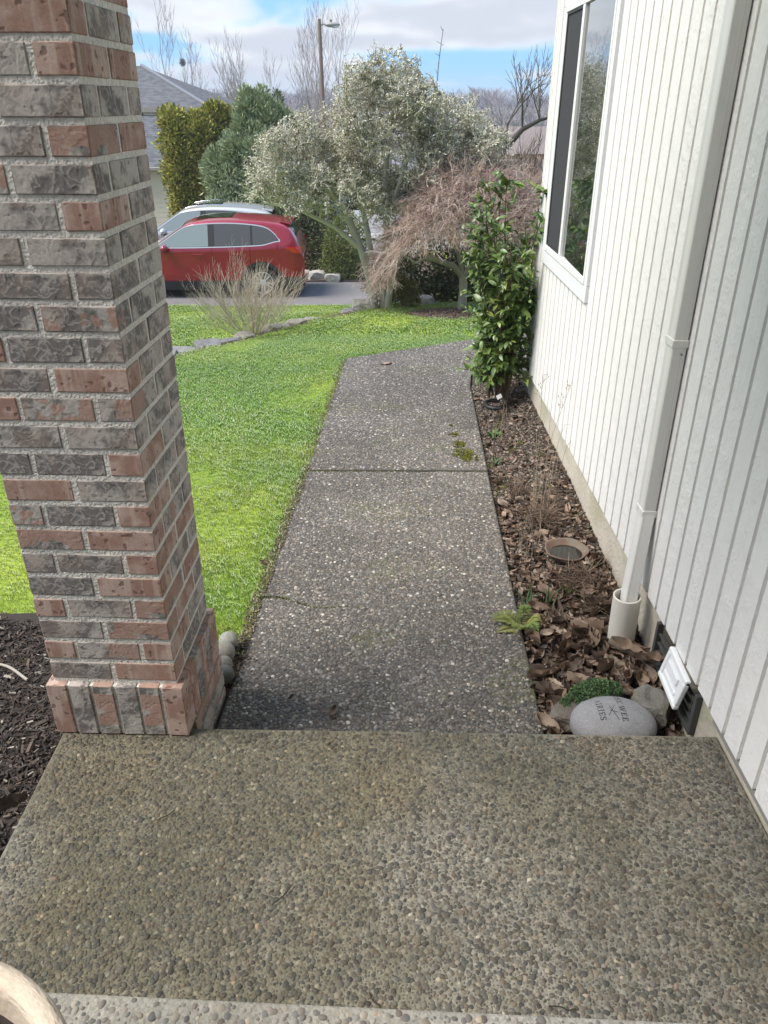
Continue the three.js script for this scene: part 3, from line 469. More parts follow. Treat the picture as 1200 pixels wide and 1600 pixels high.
// ---------------------------------------------------------------- lawn
const nearRocks = (x, d) => d > 5 && d < 12.6 && Math.abs(x - edgeX(d)) < 0.20 + 0.06 * Math.sin(d * 3);
const nearTrunks = (x, d) => Math.hypot((x + 0.05) / 0.5, (d - 12.3) / 0.4) < 1 || Math.hypot((x + 1.62) / 0.45, (d - 9.35) / 0.3) < 1;
const isLawn = (x, d) => !(d < 2.6 || onPath(x, d) || isMulch(x, d) || inRing(x, d) || isDrive(x, d) || nearRocks(x, d) || nearTrunks(x, d) || (x > -0.45 && d < 7.3 && x > pathLeft(d)) || (x > 0.6 && d < 6.9));
const moss = (x, d) => smooth(0.50, 0.64, fbm(x * 1.3 + 4, d * 1.0 + 2, 121, 4) + 0.10 * smooth(3.0, 2.6, d));
{
  seed(51);
  const blade = (b, x, z, h, lean, a, w, c) => { const dx = Math.cos(a), dz = Math.sin(a); const m = [x + dx * lean * h * 0.35, h * 0.6, z + dz * lean * h * 0.35], e = [x + dx * lean * h, h * (1 - 0.25 * lean), z + dz * lean * h], ax = -dz * w / 2, az = dx * w / 2; const n = vnorm([dx * 0.5, 0.85, dz * 0.5]); const i = b.p.length / 3; b.vert(x - ax, 0, z - az, ...n, c); b.vert(x + ax, 0, z + az, ...n, c); b.vert(m[0] - ax * 0.8, m[1], m[2] - az * 0.8, ...n, c); b.vert(m[0] + ax * 0.8, m[1], m[2] + az * 0.8, ...n, c); b.vert(...e, ...n, c); b.i.push(i, i + 1, i + 2, i + 1, i + 3, i + 2, i + 2, i + 3, i + 4); };
  const tuftGeo = (n, r, h, w) => { const b = new Bag(); for (let k = 0; k < n; k++) { const g = rr(0.85, 1.12); blade(b, rr(-r, r), rr(-r, r), h * rr(0.55, 1.15), rr(0.15, 0.95), rr(0, 6.28), w * rr(0.7, 1.2), [g * rr(0.85, 1.15), g, g * rr(0.8, 1.1)]); } return b.geo(); };
  const gm = phy({ vertexColors: true, roughness: 0.75, side: THREE.DoubleSide, transmission: 0.35, thickness: 0 });
  const greens = (x, d) => { const m = moss(x, d), q = fbm(x * 2.7, d * 2.7, 131, 3); let c = mix3([0.235, 0.39, 0.04], [0.34, 0.47, 0.055], smooth(0.3, 0.7, q)); c = mix3(c, [0.44, 0.45, 0.05], m * 0.32); if (rnd() < 0.025) c = [0.5, 0.46, 0.22]; return tint(c, 0.11); };
  const lay = (name, geo, d0, d1, per, sc) => { const mats = [], cols = []; let d = d0; while (d < d1) { const hw = half(d, 2.2), step = 1 / Math.sqrt(per); for (let x = -hw; x < Math.min(hw, 4); x += step) { const X = x + rr(-0.6, 0.6) * step, D = d + rr(-0.6, 0.6) * step; if (!isLawn(X, D)) continue; const s = sc * rr(0.7, 1.25) * (1 - 0.35 * moss(X, D)); mats.push(M4(X, terrain(X, D) - 0.004, -D, rr(-0.15, 0.15), rr(0, 6.28), rr(-0.15, 0.15), s, s, s)); cols.push(greens(X, D)); } d += step; } return [mats, cols]; };
  const g1 = tuftGeo(10, 0.016, 0.036, 0.0030), g2 = tuftGeo(10, 0.03, 0.045, 0.006), g3 = tuftGeo(10, 0.05, 0.055, 0.011);
  const L = (geo, ...a) => { const [m, c] = lay('', geo, ...a); tag(mass('lawn_grass', geo, gm, m, c), 'short bright green lawn grass with yellow mossy patches', 'grass'); };
  L(g1, 2.6, 5.0, 3400, 0.9); L(g2, 5.0, 9.0, 1500, 0.85); L(g3, 9.0, 17.2, 320, 1);
  // mossy apron where the lawn meets the mulch by the pillar
  const b = new Bag(); for (let k = 0; k < 9000; k++) { const x = rr(-2.6, -0.5), d = rr(2.42, 2.85); if (x > pathLeft(d) - 0.01 || Math.abs(x) > half(d, 1.9)) continue; if (fbm(x * 5, d * 5, 77, 3) < 0.45 + 0.4 * Math.abs(d - 2.64) ) continue; const dd = vnorm([rr(-1, 1), rr(0.4, 1.2), rr(-1, 1)]); b.flake([x, terrain(x, d) + 0.004, -d], dd, across(dd), rr(0.008, 0.02), 0.006, tint(pick([[0.20, 0.18, 0.02], [0.28, 0.24, 0.03], [0.12, 0.11, 0.02]]), 0.25)); }
  tag(part(numbered('moss'), b.geo(), vc(), scene), 'golden moss along the lawn edge beside the pillar', 'moss').userData.kind = 'stuff';
}

// ---------------------------------------------------------------- bark mulch left of the porch, and in the ring under the maple
{
  seed(55);
  const chip = new THREE.BoxGeometry(1, 0.22, 0.34); const cm = std({ roughness: 0.95 });
  const pal = [[0.055, 0.042, 0.034], [0.035, 0.027, 0.023], [0.085, 0.065, 0.052], [0.045, 0.035, 0.03], [0.12, 0.10, 0.085], [0.06, 0.045, 0.036], [0.03, 0.025, 0.022]];
  let mats = [], cols = [];
  for (let k = 0; k < 46000; k++) { const x = rr(-2.6, -0.56), d = rr(0.7, 2.85); if (!isMulch(x, d + 0.06 * rnd()) || (x > -1.05 && d < 1.9)) continue; if (x > -0.62 && d < 2.3) continue; const s = rr(0.006, 0.026) * (rnd() < 0.06 ? 2 : 1); mats.push(M4(x, -0.192 + rr(-0.004, 0.014), -d, rr(-0.5, 0.5), rr(0, 6.28), rr(-0.5, 0.5), s, s * rr(0.5, 1.2), s * rr(0.4, 1))); cols.push(rnd() < 0.03 ? [0.35, 0.32, 0.27] : tint(pick(pal), 0.3)); }
  tag(mass('bark_mulch', chip, cm, mats, cols), 'dark shredded bark mulch left of the porch', 'mulch');
  const bedSheet = new THREE.PlaneGeometry(2.2, 2.4, 30, 30); bedSheet.rotateX(-Math.PI / 2); bedSheet.translate(-2.1, -0.205, -1.6); { const p = bedSheet.attributes.position; for (let i = 0; i < p.count; i++) p.setY(i, -0.204 + 0.02 * fbm(p.getX(i) * 6, p.getZ(i) * 6, 3, 3)); bedSheet.computeVertexNormals(); }
  structure('mulch_bed', bedSheet, std({ color: lin(0.04, 0.032, 0.027), roughness: 1 }));
  mats = []; cols = []; for (let k = 0; k < 9000; k++) { const x = rr(0.2, 1.8), d = rr(10.2, 12.2); if (!inRing(x, d)) continue; const s = rr(0.012, 0.04); mats.push(M4(x, terrain(x, d) + rr(0, 0.03), -d, rr(-0.5, 0.5), rr(0, 6.28), rr(-0.5, 0.5), s, s * 0.7, s * rr(0.4, 1))); cols.push(tint(pick([[0.10, 0.07, 0.055], [0.15, 0.11, 0.085], [0.07, 0.05, 0.04], [0.22, 0.17, 0.13]]), 0.3)); }
  tag(mass('bark_mulch', chip, cm, mats, cols), 'brown bark mulch in the oval ring under the weeping maple', 'mulch');
  // soil and fallen stems in the rock strip
  mats = []; cols = []; for (let k = 0; k < 7000; k++) { const d = rr(5.2, 12.6), x = edgeX(d) + rr(-0.26, 0.26); const s = rr(0.008, 0.03); mats.push(M4(x, terrain(x, d) + rr(0, 0.02), -d, rr(-0.5, 0.5), rr(0, 6.28), rr(-0.5, 0.5), s, s * 0.7, s * rr(0.4, 1))); cols.push(tint(pick([[0.13, 0.10, 0.075], [0.09, 0.07, 0.05], [0.2, 0.16, 0.11], [0.28, 0.24, 0.17]]), 0.3)); }
  tag(mass('strip_litter', chip, cm, mats, cols), 'brown litter between the edging rocks', 'litter').userData.kind = 'stuff';
}
// three curled dead leaves and a pale twig on the mulch by the porch corner, a twig of bark on the path
const dryLeaf = (s, len, wid, curl, lobes) => {       // a cupped dead leaf, lobed like an oak's or plain
  const g = new THREE.PlaneGeometry(1, 1, 8, 4), p = g.attributes.position;
  for (let i = 0; i < p.count; i++) { const t = p.getX(i) + 0.5, q = p.getY(i) * 2; const w = Math.pow(Math.sin(Math.PI * Math.pow(clamp(t * 0.98 + 0.01), 0.8)), 1.25) * (1 + lobes * 0.34 * Math.sin(t * 19 + s)) + 0.03; const n = fbm(t * 3 + s, q * 1.5 + s, 7, 2) - 0.5; p.setXYZ(i, (t - 0.5) * len * (1 - 0.25 * curl * t), wid * 0.5 * (Math.abs(q) * Math.abs(q) * curl * 1.3 + n * 0.9 * curl + 0.5 * curl * t * t), q * w * wid * 0.5 * (1 - 0.45 * curl * Math.abs(q))); }
  g.computeVertexNormals(); return boxUV(g, s);
};
const dryTex = colorTex(256, 256, (u, v) => { const n = fbm(u * 6, v * 6, 3, 4, 6), vein = Math.pow(Math.abs(Math.sin(u * 3.14159 * 14 + v * 9)), 14); const k = 0.65 + 0.6 * n + 0.25 * vein; return [0.9 * k, 0.86 * k, 0.8 * k]; });
const dryCols = [[0.19, 0.135, 0.105], [0.26, 0.19, 0.15], [0.13, 0.095, 0.078], [0.32, 0.25, 0.20], [0.21, 0.15, 0.12], [0.09, 0.07, 0.06], [0.40, 0.33, 0.275]];
const dryMats = dryCols.map(c => phy({ map: rep(dryTex, 8), color: lin(...c), roughness: 0.7, side: THREE.DoubleSide }));
const dryGeos = []; seed(57); for (let k = 0; k < 10; k++) dryGeos.push(dryLeaf(k * 7.3, rr(0.8, 1.1), rr(0.42, 0.62), rr(0.35, 1.0), k % 2));
function layLeaf(x, y, d, size, label, group, k, mi) { const m = solo('fallen_leaf', dryGeos[k % dryGeos.length], dryMats[mi % dryMats.length], label, 'leaf', group); m.position.set(x, y, -d); m.rotation.set(rr(-0.32, 0.32), rr(0, 6.28), rr(-0.32, 0.32), 'YXZ'); m.scale.setScalar(size); return m; }
seed(58);
layLeaf(-1.15, -0.115, 1.66, 0.11, 'large brown curled leaf on the mulch against the porch edge', 0, 1, 5);
layLeaf(-1.19, -0.13, 1.56, 0.12, 'dark narrow curled leaf leaning on the porch edge', 0, 3, 2);
layLeaf(-1.13, -0.12, 1.42, 0.11, 'purplish brown leaf on the mulch nearest the bottom left', 0, 5, 2);
{ const t = new THREE.TubeGeometry(new THREE.CatmullRomCurve3([new THREE.Vector3(-1.62, -0.17, -2.42), new THREE.Vector3(-1.5, -0.165, -2.40), new THREE.Vector3(-1.38, -0.17, -2.32)]), 10, 0.006, 6); solo('twig', t, std({ color: lin(0.36, 0.33, 0.28), roughness: 0.9 }), 'pale bare twig lying on the dark mulch behind the pillar', 'twig'); }
{ const w = layLeaf(-0.185, -0.157, 2.12, 0.075, 'narrow rolled brown leaf lying on the path near the step', 0, 2, 4); w.rotation.set(0, 1.25, 0); const v = layLeaf(-0.345, -0.158, 2.205, 0.035, 'tiny dark leaf scrap on the path near the pillar', 0, 4, 5); const z = layLeaf(0.02, -0.405, 7.15, 0.12, 'pale leaf lying on the far bend of the path', 0, 7, 6); z.rotation.set(0, 0.3, 0); const q = layLeaf(-0.585, -0.155, 3.14, 0.05, 'pale curled leaf at the lawn edge of the path', 0, 6, 6); }
// small twigs on the porch floor
{ seed(59); const tw = [[-0.26, 1.28, 0.9, 0.075, 'thin bent twig left of the middle of the porch floor'], [0.40, 1.00, -0.1, 0.06, 'dark curved twig on the porch floor near the entrance step'], [-0.02, 1.01, 2.1, 0.055, 'forked twig on the porch floor close to the entrance step'], [-0.62, 1.53, 0.7, 0.05, 'short twig on the left of the porch floor']];
  for (const [x, d, a, l, lab] of tw) { const q = [-0.5, -0.1, 0.2, 0.5].map((t, i) => new THREE.Vector3(x + Math.cos(a) * t * l + (i === 1 ? 0.006 : 0), 0.009, -d - Math.sin(a) * t * l + (i === 2 ? 0.005 : 0))); solo('twig', new THREE.TubeGeometry(new THREE.CatmullRomCurve3(q), 8, 0.0016, 5), std({ color: lin(0.035, 0.027, 0.022), roughness: 0.9 }), lab, 'twig'); } }

// ---------------------------------------------------------------- planting bed between the path and the house
{
  const nx = 24, nd = 150, pos = [], col = [], idx = [];
  for (let j = 0; j <= nd; j++) for (let i = 0; i <= nx; i++) { const d = mix(1.86, 7.0, j / nd), x = mix(pathRight(d) - 0.008, 1.10, i / nx); pos.push(x, bedY(x, d), -d); const n = fbm(x * 12, d * 12, 5, 4); col.push(...mix3([0.04, 0.032, 0.026], [0.10, 0.08, 0.062], n)); }
  for (let j = 0; j < nd; j++) for (let i = 0; i < nx; i++) { const a = j * (nx + 1) + i; idx.push(a, a + 1, a + nx + 1, a + 1, a + nx + 2, a + nx + 1); }
  const g = new THREE.BufferGeometry(); g.setAttribute('position', new THREE.Float32BufferAttribute(pos, 3)); g.setAttribute('color', new THREE.Float32BufferAttribute(col, 3)); g.setIndex(idx); g.computeVertexNormals();
  structure('planting_bed', g, std({ vertexColors: true, roughness: 1 }), 'narrow earth bed along the house wall');
  seed(61);
  // crumbs, leaf scraps and bark
  const chip = new THREE.BoxGeometry(1, 0.2, 0.5); let mats = [], cols = [];
  for (let k = 0; k < 26000; k++) { const d = 1.9 + 4.6 * Math.pow(rnd(), 1.5), x = rr(pathRight(d), 1.07); const s = rr(0.004, 0.015) * (1 + 0.1 * d); mats.push(M4(x, bedY(x, d) + rr(0, 0.012), -d, rr(-0.6, 0.6), rr(0, 6.28), rr(-0.6, 0.6), s, s, s)); cols.push(tint(pick([[0.075, 0.06, 0.048], [0.05, 0.041, 0.034], [0.12, 0.092, 0.07], [0.19, 0.145, 0.11], [0.04, 0.034, 0.029], [0.26, 0.22, 0.18]]), 0.3)); }
  tag(mass('bed_litter', chip, std({ roughness: 0.95 }), mats, cols), 'crumbled brown leaf litter and soil in the bed', 'litter');
  // the mass of dead leaves
  const stones = [[0.80, 2.02, 0.20], [0.94, 2.13, 0.09], [0.978, 2.552, 0.058], [0.899, 3.23, 0.115]];
  const clear = (x, d, m = 0) => stones.every(([a, b, r]) => Math.hypot(x - a, d - b) > r + m);
  const dens = (x, d) => d < 3.15 ? 1 : d < 4.0 ? 0.42 : d < 4.6 ? 0.14 : 0.07;
  const spot = () => { for (;;) { const d = 1.9 + 4.3 * Math.pow(rnd(), 1.3), x = rr(pathRight(d) + 0.015, 1.05); if (rnd() < dens(x, d) && clear(x, d)) return [x, d]; } };
  for (let g = 0; g < 5; g++) {
    const m = [], c = []; for (let k = 0; k < 420; k++) { const [x, d] = spot(), s = rr(0.028, 0.07); m.push(M4(x, bedY(x, d) + rr(0.004, 0.03) * (d < 3.2 ? 1.3 : 0.6), -d, rr(-0.5, 0.5), rr(0, 6.28), rr(-0.5, 0.5), s, s, s)); c.push(tint(pick(dryCols), 0.25)); }
    const q = mass('leaf_litter', dryGeos[g * 2], phy({ map: rep(dryTex, 8), roughness: 0.72, side: THREE.DoubleSide }), m, c); tag(q, 'mass of small dead brown leaves in the bed along the house', 'leaf litter');
  }
  // the larger leaves lie on top, one by one
  for (let k = 0; k < 150; k++) { let [x, d] = spot(); if (k < 60) { d = rr(1.97, 2.75); x = rr(pathRight(d) + 0.05, 1.03); if (!clear(x, d, 0.02)) { k--; continue; } } layLeaf(x, bedY(x, d) + rr(0.02, 0.05) * (d < 3 ? 1 : 0.6), d, rr(0.075, 0.14) * (d < 3 ? 1 : 0.7), 'dry brown fallen leaf lying on the litter along the house wall', 'large fallen leaves in the bed', k, Math.floor(rnd() * dryMats.length)); }
  layLeaf(0.935, -0.075, 2.36, 0.16, 'largest folded tan leaf, just below the drain pipe', 0, 1, 3); layLeaf(1.02, -0.085, 2.33, 0.13, 'upright tan leaf between the drain pipe and the vent', 0, 3, 3);

  // terracotta saucer with water
  const s = thing('bird_bath', 'round brown clay bird bath dish holding dark water among dead stems', 'bird bath', [0.892, bedY(0.9, 3.23) + 0.005, -3.23]);
  const pr = [[0.001, 0.012], [0.04, 0.012], [0.05, 0.018], [0.075, 0.035], [0.098, 0.062], [0.106, 0.066], [0.106, 0.058], [0.09, 0.035], [0.06, 0.01], [0.04, 0.0], [0.001, 0.0]].map(([a, b]) => new THREE.Vector2(a, b));
  const lg = new THREE.LatheGeometry(pr, 72); { const p = lg.attributes.position; for (let i = 0; i < p.count; i++) { const a = Math.atan2(p.getZ(i), p.getX(i)), r = Math.hypot(p.getX(i), p.getZ(i)), k = 1 + 0.03 * smooth(0.06, 0.1, r) * Math.sin(a * 5 + 1); p.setXYZ(i, p.getX(i) * k, p.getY(i), p.getZ(i) * k); } lg.computeVertexNormals(); }
  part('dish', boxUV(lg), std({ map: rep(colorTex(128, 128, (u, v) => { const n = fbm(u * 9, v * 9, 3, 4, 9), q = smooth(0.5, 0.65, fbm(u * 4, v * 4, 9, 4, 4)); return mix3(mix3([0.12, 0.075, 0.052], [0.20, 0.13, 0.092], n), [0.16, 0.15, 0.125], q * 0.7); }), 6), roughness: 0.85 }), s);
  const wt = new THREE.CircleGeometry(0.077, 36); wt.rotateX(-Math.PI / 2); wt.translate(0, 0.040, 0); part('water', wt, phy({ color: lin(0.06, 0.055, 0.045), roughness: 0.03, transmission: 0.5, thickness: 0, ior: 1.33 }), s);

  // engraved stone by the porch
  const st = thing('engraved_stone', 'smooth grey engraved garden stone lying against the porch edge', 'stone', [0.805, -0.128, -2.035]);
  const eg = new THREE.IcosahedronGeometry(1, 5), ep = eg.attributes.position; const SX = 0.152, SY = 0.075, SZ = 0.115;
  for (let i = 0; i < ep.count; i++) { const x = ep.getX(i), y = ep.getY(i), z = ep.getZ(i), k = 1 + 0.05 * (fbm(x * 1.3 + 5, z * 1.3 + y, 3, 3) - 0.5); ep.setXYZ(i, Math.sign(x) * Math.pow(Math.abs(x), 0.94) * SX * k, Math.sign(y) * Math.pow(Math.abs(y), 0.9) * SY * k, z * SZ * k); } eg.computeVertexNormals();
  part('stone_body', boxUV(eg), std({ map: rep(colorTex(256, 256, (u, v) => { const f = vnoise(u * 150, v * 150, 2, 150), n = fbm(u * 5, v * 5, 7, 4, 5); const k = 0.8 + 0.45 * (f - 0.4) + 0.3 * (n - 0.5); return [0.30 * k, 0.30 * k, 0.31 * k]; }), 4), roughness: 0.8 }), st);
  const font = await new FontLoader().loadAsync('fonts/droid/droid_serif_regular.typeface.json'); const ink = std({ color: lin(0.035, 0.035, 0.04), roughness: 0.95 });
  const engrave = (txt, size, ox, oz, sp) => { let adv = 0; for (const ch of txt) { if (ch === ' ') { adv += size * 0.5; continue; } const g = new TextGeometry(ch, { font, size, depth: 0.0015, curveSegments: 3 }); g.computeBoundingBox(); const w = g.boundingBox.max.x; const p = g.attributes.position; for (let i = 0; i < p.count; i++) { const a = p.getX(i) + adv, b = p.getY(i), h = p.getZ(i); const X = ox + b, Z = oz + a; const q = clamp(1 - (X / SX) ** 2 - (Z / SZ) ** 2, 0.02); p.setXYZ(i, X, SY * Math.pow(q, 0.47) * 0.999 + h - 0.0004, Z); } g.computeVertexNormals(); part('letter', g, ink, st); adv += w + sp; } };
  engrave('THE WEE', 0.020, 0.012, -0.085, 0.003); engrave('FAIRIES', 0.020, -0.062, -0.072, 0.003);
  // carved cross of strokes beside the words
  for (const [a, b, c, d2] of [[-0.02, -0.01, 0.0, 0.05], [0.0, -0.015, -0.03, 0.03], [-0.022, 0.008, 0.004, 0.02]]) { const q = []; for (let t = 0; t <= 1.001; t += 0.2) { const X = mix(a, c, t), Z = mix(b, d2, t); q.push(new THREE.Vector3(X, SY * Math.pow(clamp(1 - (X / SX) ** 2 - (Z / SZ) ** 2, 0.02), 0.47) + 0.0002, Z)); } part('carved_stroke', new THREE.TubeGeometry(new THREE.CatmullRomCurve3(q), 8, 0.0012, 4), ink, st); }
}
const rockTex = colorTex(256, 256, (u, v) => { const n = fbm(u * 6, v * 6, 3, 5, 6), f = vnoise(u * 120, v * 120, 8, 120), l = smooth(0.55, 0.66, fbm(u * 9, v * 9, 17, 4, 9)); const k = 0.45 + 0.75 * n + 0.2 * f; return mix3([k, k * 0.97, k * 0.92], [0.75 * k, 0.8 * k, 0.6 * k], l * 0.5); });
const makeRock = (x, d, y, sx, sy, sz, c, label, sd, group) => { const g = new THREE.IcosahedronGeometry(1, 3), p = g.attributes.position; for (let i = 0; i < p.count; i++) { const X = p.getX(i), Y = p.getY(i), Z = p.getZ(i), k = 0.72 + 0.6 * fbm(X * 1.5 + sd * 7, Z * 1.5 + Y * 1.1 + sd * 3, 5, 3), fl = v => clamp(v, -0.72, 0.72) * 1.15; p.setXYZ(i, fl(X) * sx * k, fl(Y) * sy * k, fl(Z) * sz * k); } g.computeVertexNormals(); const m = solo('rock', boxUV(g), std({ map: rep(rockTex, 2.2), color: lin(...c), roughness: 0.9, bumpMap: rep(concreteBump, 3), bumpScale: 0.006 }), label, 'rock', group); m.position.set(x, y, -d); m.rotation.y = sd; return m; };
seed(63);
makeRock(0.955, 2.115, -0.125, 0.075, 0.06, 0.07, [0.19, 0.185, 0.175], 'small plain grey stone behind the engraved stone, half under leaves', 1.3);
makeRock(0.655, 2.10, -0.150, 0.07, 0.045, 0.06, [0.17, 0.15, 0.13], 'brownish flat stone left of the green moss cushion', 4.1);
// creeping thyme cushion behind the engraved stone
{ const b = new Bag(); for (let k = 0; k < 7500; k++) { const a = rr(0, 6.28), q = Math.sqrt(rnd()), x = 0.765 + Math.cos(a) * q * 0.13, d = 2.17 + Math.sin(a) * q * 0.075 + (x - 0.76) * 0.25; if (q > 0.75 + 0.5 * (fbm(x * 22, d * 22, 5, 2) - 0.4)) continue; const y = -0.135 + (0.035 + 0.05 * fbm(x * 26, d * 26, 6, 3)) * (1 - q * q * 0.8) * rr(0.6, 1.25); const dd = vnorm([rr(-1, 1), rr(0.1, 1), rr(-1, 1)]); b.leaf([x, y, -d], dd, across(dd), rr(0.006, 0.012), 0.005, tint(pick([[0.07, 0.15, 0.055], [0.10, 0.19, 0.07], [0.05, 0.10, 0.045], [0.16, 0.24, 0.11]]), 0.25)); }
  solo('creeping_thyme', b.geo(), vc(), 'low green cushion plant behind the engraved stone', 'plant').userData.kind = 'stuff'; }
// edging rocks along the lawn
{ const n = 15; for (let k = 0; k < n; k++) { const d = 7.2 + k * 0.365 + rr(-0.05, 0.05), x = edgeX(d) + rr(-0.06, 0.06), big = k < 4 ? rr(1, 1.3) : rr(0.4, 0.95); makeRock(x, d, terrain(x, d) + 0.005, 0.19 * big, 0.07 * big, 0.14 * big, pick([[0.24, 0.24, 0.25], [0.19, 0.19, 0.205], [0.28, 0.26, 0.23]]), k === 0 ? 'large bluish grey edging rock nearest the brick pillar' : `${ORD[k]} edging rock along the lawn, counted from the brick pillar`, k * 1.7, 'edging rocks along the lawn'); } }
for (const [x, d, s, l] of [[-0.30, 12.1, 0.22, 'long grey rock at the foot of the lichen tree'], [0.42, 12.75, 0.17, 'low pale rock below the dark junipers, the left one of two'], [0.66, 12.85, 0.2, 'low pale rock below the dark junipers, the right one of two']]) makeRock(x, d, terrain(x, d) + 0.04, s, s * 0.5, s * 0.7, [0.40, 0.38, 0.35], l, d * 3.1);
// crumbs of soil and leaf along the lawn side of the path
{ seed(65); const chip = new THREE.BoxGeometry(1, 0.25, 0.5), mats = [], cols = []; for (let k = 0; k < 5200; k++) { const d = 2.35 + 5.0 * Math.pow(rnd(), 1.4), x = pathLeft(d) + rr(-0.045, 0.012) - 0.03 * (fbm(d * 6, 3, 5, 2) - 0.5); if (d > 4.6 && rnd() < 0.6) continue; const s = rr(0.003, 0.012); mats.push(M4(x, (x > pathLeft(d) ? pathY(d) : terrain(x, d) + 0.012) + rr(0.001, 0.01), -d, rr(-0.6, 0.6), rr(0, 6.28), rr(-0.6, 0.6), s, s, s)); cols.push(tint(pick([[0.09, 0.07, 0.05], [0.05, 0.04, 0.03], [0.17, 0.13, 0.09], [0.28, 0.23, 0.17], [0.13, 0.13, 0.05]]), 0.3)); }
  tag(mass('edge_litter', chip, std({ roughness: 0.95 }), mats, cols), 'crumbs of soil and dead leaf between lawn and path', 'litter'); }
// ---------------------------------------------------------------- evergreen shrub at the house corner
{
  seed(71);
  const sh = thing('evergreen_shrub', 'tall glossy green leafed evergreen shrub growing at the house corner', 'shrub', [0.86, -0.14, -5.5]);
  const wood = new Bag(), fol = new Bag(); const leaves = [];
  const stems = [];
  for (let k = 0; k < 20; k++) {
    const a = rr(0, 6.28), r0 = rr(0.01, 0.07), top = k === 0 ? [-0.02, 1.50, 0.02] : [Math.cos(a) * rr(0.08, 0.30), rr(0.85, 1.46), Math.sin(a) * rr(0.05, 0.26)]; if (k === 1) { top[0] = 0.24; top[1] = 1.42; top[2] = 0.1; }
    const pts = []; for (let t = 0; t <= 1.0001; t += 0.125) pts.push([mix(Math.cos(a) * r0, top[0], t) + 0.03 * Math.sin(t * 5 + k), top[1] * t, mix(Math.sin(a) * r0, top[2], t) + 0.03 * Math.cos(t * 4 + k)]);
    wood.tube(pts, pts.map((_, i) => mix(0.010, 0.003, i / 8)), 5, [0.11, 0.08, 0.055]); stems.push(pts);
  }
  const put = (p, dir) => leaves.push([p, dir]);
  for (const pts of stems) for (let q = 0; q < 21; q++) {
    const t = rr(0.12, 1), i = Math.min(7, Math.floor(t * 8)), f = t * 8 - i, o = [0, 1, 2].map(k => mix(pts[i][k], pts[i + 1][k], f));
    const a = rr(0, 6.28), low = 1 - t, d = vnorm([Math.cos(a), rr(0.15, 0.9), Math.sin(a)]), len = rr(0.08, 0.26) * (0.55 + 0.5 * low); const e = vadd(o, d, len); if (e[0] > 0.20 && e[2] > 0.05) e[0] = 0.17;
    if (Math.hypot(e[0], e[2]) > 0.34) continue;
    wood.tube([o, vadd(o, d, len * 0.5), e], [0.0035, 0.003, 0.002], 4, [0.12, 0.12, 0.05]);
    const n = 7 + Math.floor(rr(0, 5)); for (let j = 0; j < n; j++) { const tt = 0.25 + 0.75 * j / (n - 1), p = vadd(o, vadd(e, o, -1), tt), s = rdir(); put(p, vnorm(vadd(vadd(d, s, 0.85), [0, -0.22, 0]))); }
  }
  // the sprig that leans out over the path, and the low skirt
  for (let q = 0; q < 22; q++) { const a = rr(2.2, 4.4), o = [rr(-0.08, 0.05), rr(0.15, 0.45), rr(-0.05, 0.15)], d = vnorm([Math.cos(a), rr(-0.05, 0.5), Math.sin(a) * -1]), e = vadd(o, d, rr(0.12, 0.27)); wood.tube([o, e], [0.004, 0.002], 4, [0.11, 0.09, 0.05]); for (let j = 0; j < 8; j++) put(vadd(o, vadd(e, o, -1), 0.3 + 0.1 * j), vnorm(vadd(vadd(d, rdir(), 0.9), [0, -0.1, 0]))); }
  part('stem', wood.geo(), vc(), sh);
  // leaf shapes shared by all leaves that can be picked apart
  const leafShape = (len, wid, bend) => { const b = new Bag(); const N = 5, c = [1, 1, 1]; const row = []; for (let i = 0; i <= N; i++) { const t = i / N, w = wid * Math.pow(Math.sin(Math.PI * Math.pow(clamp(t, 0.02, 0.985), 0.85)), 0.8) / 2, y = -bend * t * t * len; const n = vnorm([-(-2 * bend * t), 1, 0]); row.push([b.vert(t * len, y + w * 0.28, -w, ...vnorm([n[0], 1, 0.25]), c), b.vert(t * len, y, 0, ...n, c), b.vert(t * len, y + w * 0.28, w, ...vnorm([n[0], 1, -0.25]), c)]); if (i) { const a = row[i - 1], q = row[i]; b.i.push(a[0], a[1], q[0], a[1], q[1], q[0], a[1], a[2], q[1], a[2], q[2], q[1]); } } return b.geo(); };
  const shapes = [leafShape(0.066, 0.031, 0.18), leafShape(0.058, 0.026, 0.3), leafShape(0.05, 0.026, 0.1), leafShape(0.07, 0.03, 0.35)];
  const gl = [[0.11, 0.19, 0.04], [0.15, 0.24, 0.055], [0.085, 0.15, 0.035], [0.21, 0.28, 0.06], [0.12, 0.20, 0.065]];
  const lm = gl.map(c => phy({ color: lin(...c), roughness: 0.38, side: THREE.DoubleSide, transmission: 0.22, thickness: 0 }));
  const up = new THREE.Vector3(0, 1, 0), X = new THREE.Vector3(), Y = new THREE.Vector3(), Z = new THREE.Vector3(), mtx = new THREE.Matrix4();
  const place = (p, dir) => { X.set(...dir).normalize(); Y.set(rr(-0.5, 0.5) - 0.25, 1, rr(-0.5, 0.5) + 0.25); Z.crossVectors(X, Y).normalize(); Y.crossVectors(Z, X); return mtx.clone().makeBasis(X, Y, Z).setPosition(...p); };
  leaves.sort((a, b) => (b[0][2] - 0.5 * b[0][0]) - (a[0][2] - 0.5 * a[0][0]));
  const rest = [], restC = [];
  leaves.forEach(([p, d], k) => { const m = place(p, d), s = rr(0.5, 1.3); m.scale(new THREE.Vector3(s, s, s)); if (k < 300) { const o = part('leaf', pick(shapes), pick(lm), sh); m.decompose(o.position, o.quaternion, o.scale); } else { rest.push(m); restC.push(tint(pick(gl), 0.2)); } });
  const gs = []; const cc = new THREE.Color(); rest.forEach((m, k) => { const g = pick(shapes).clone().applyMatrix4(m); const ca = g.attributes.color; for (let i = 0; i < ca.count; i++) ca.setXYZ(i, ...restC[k]); gs.push(g); });
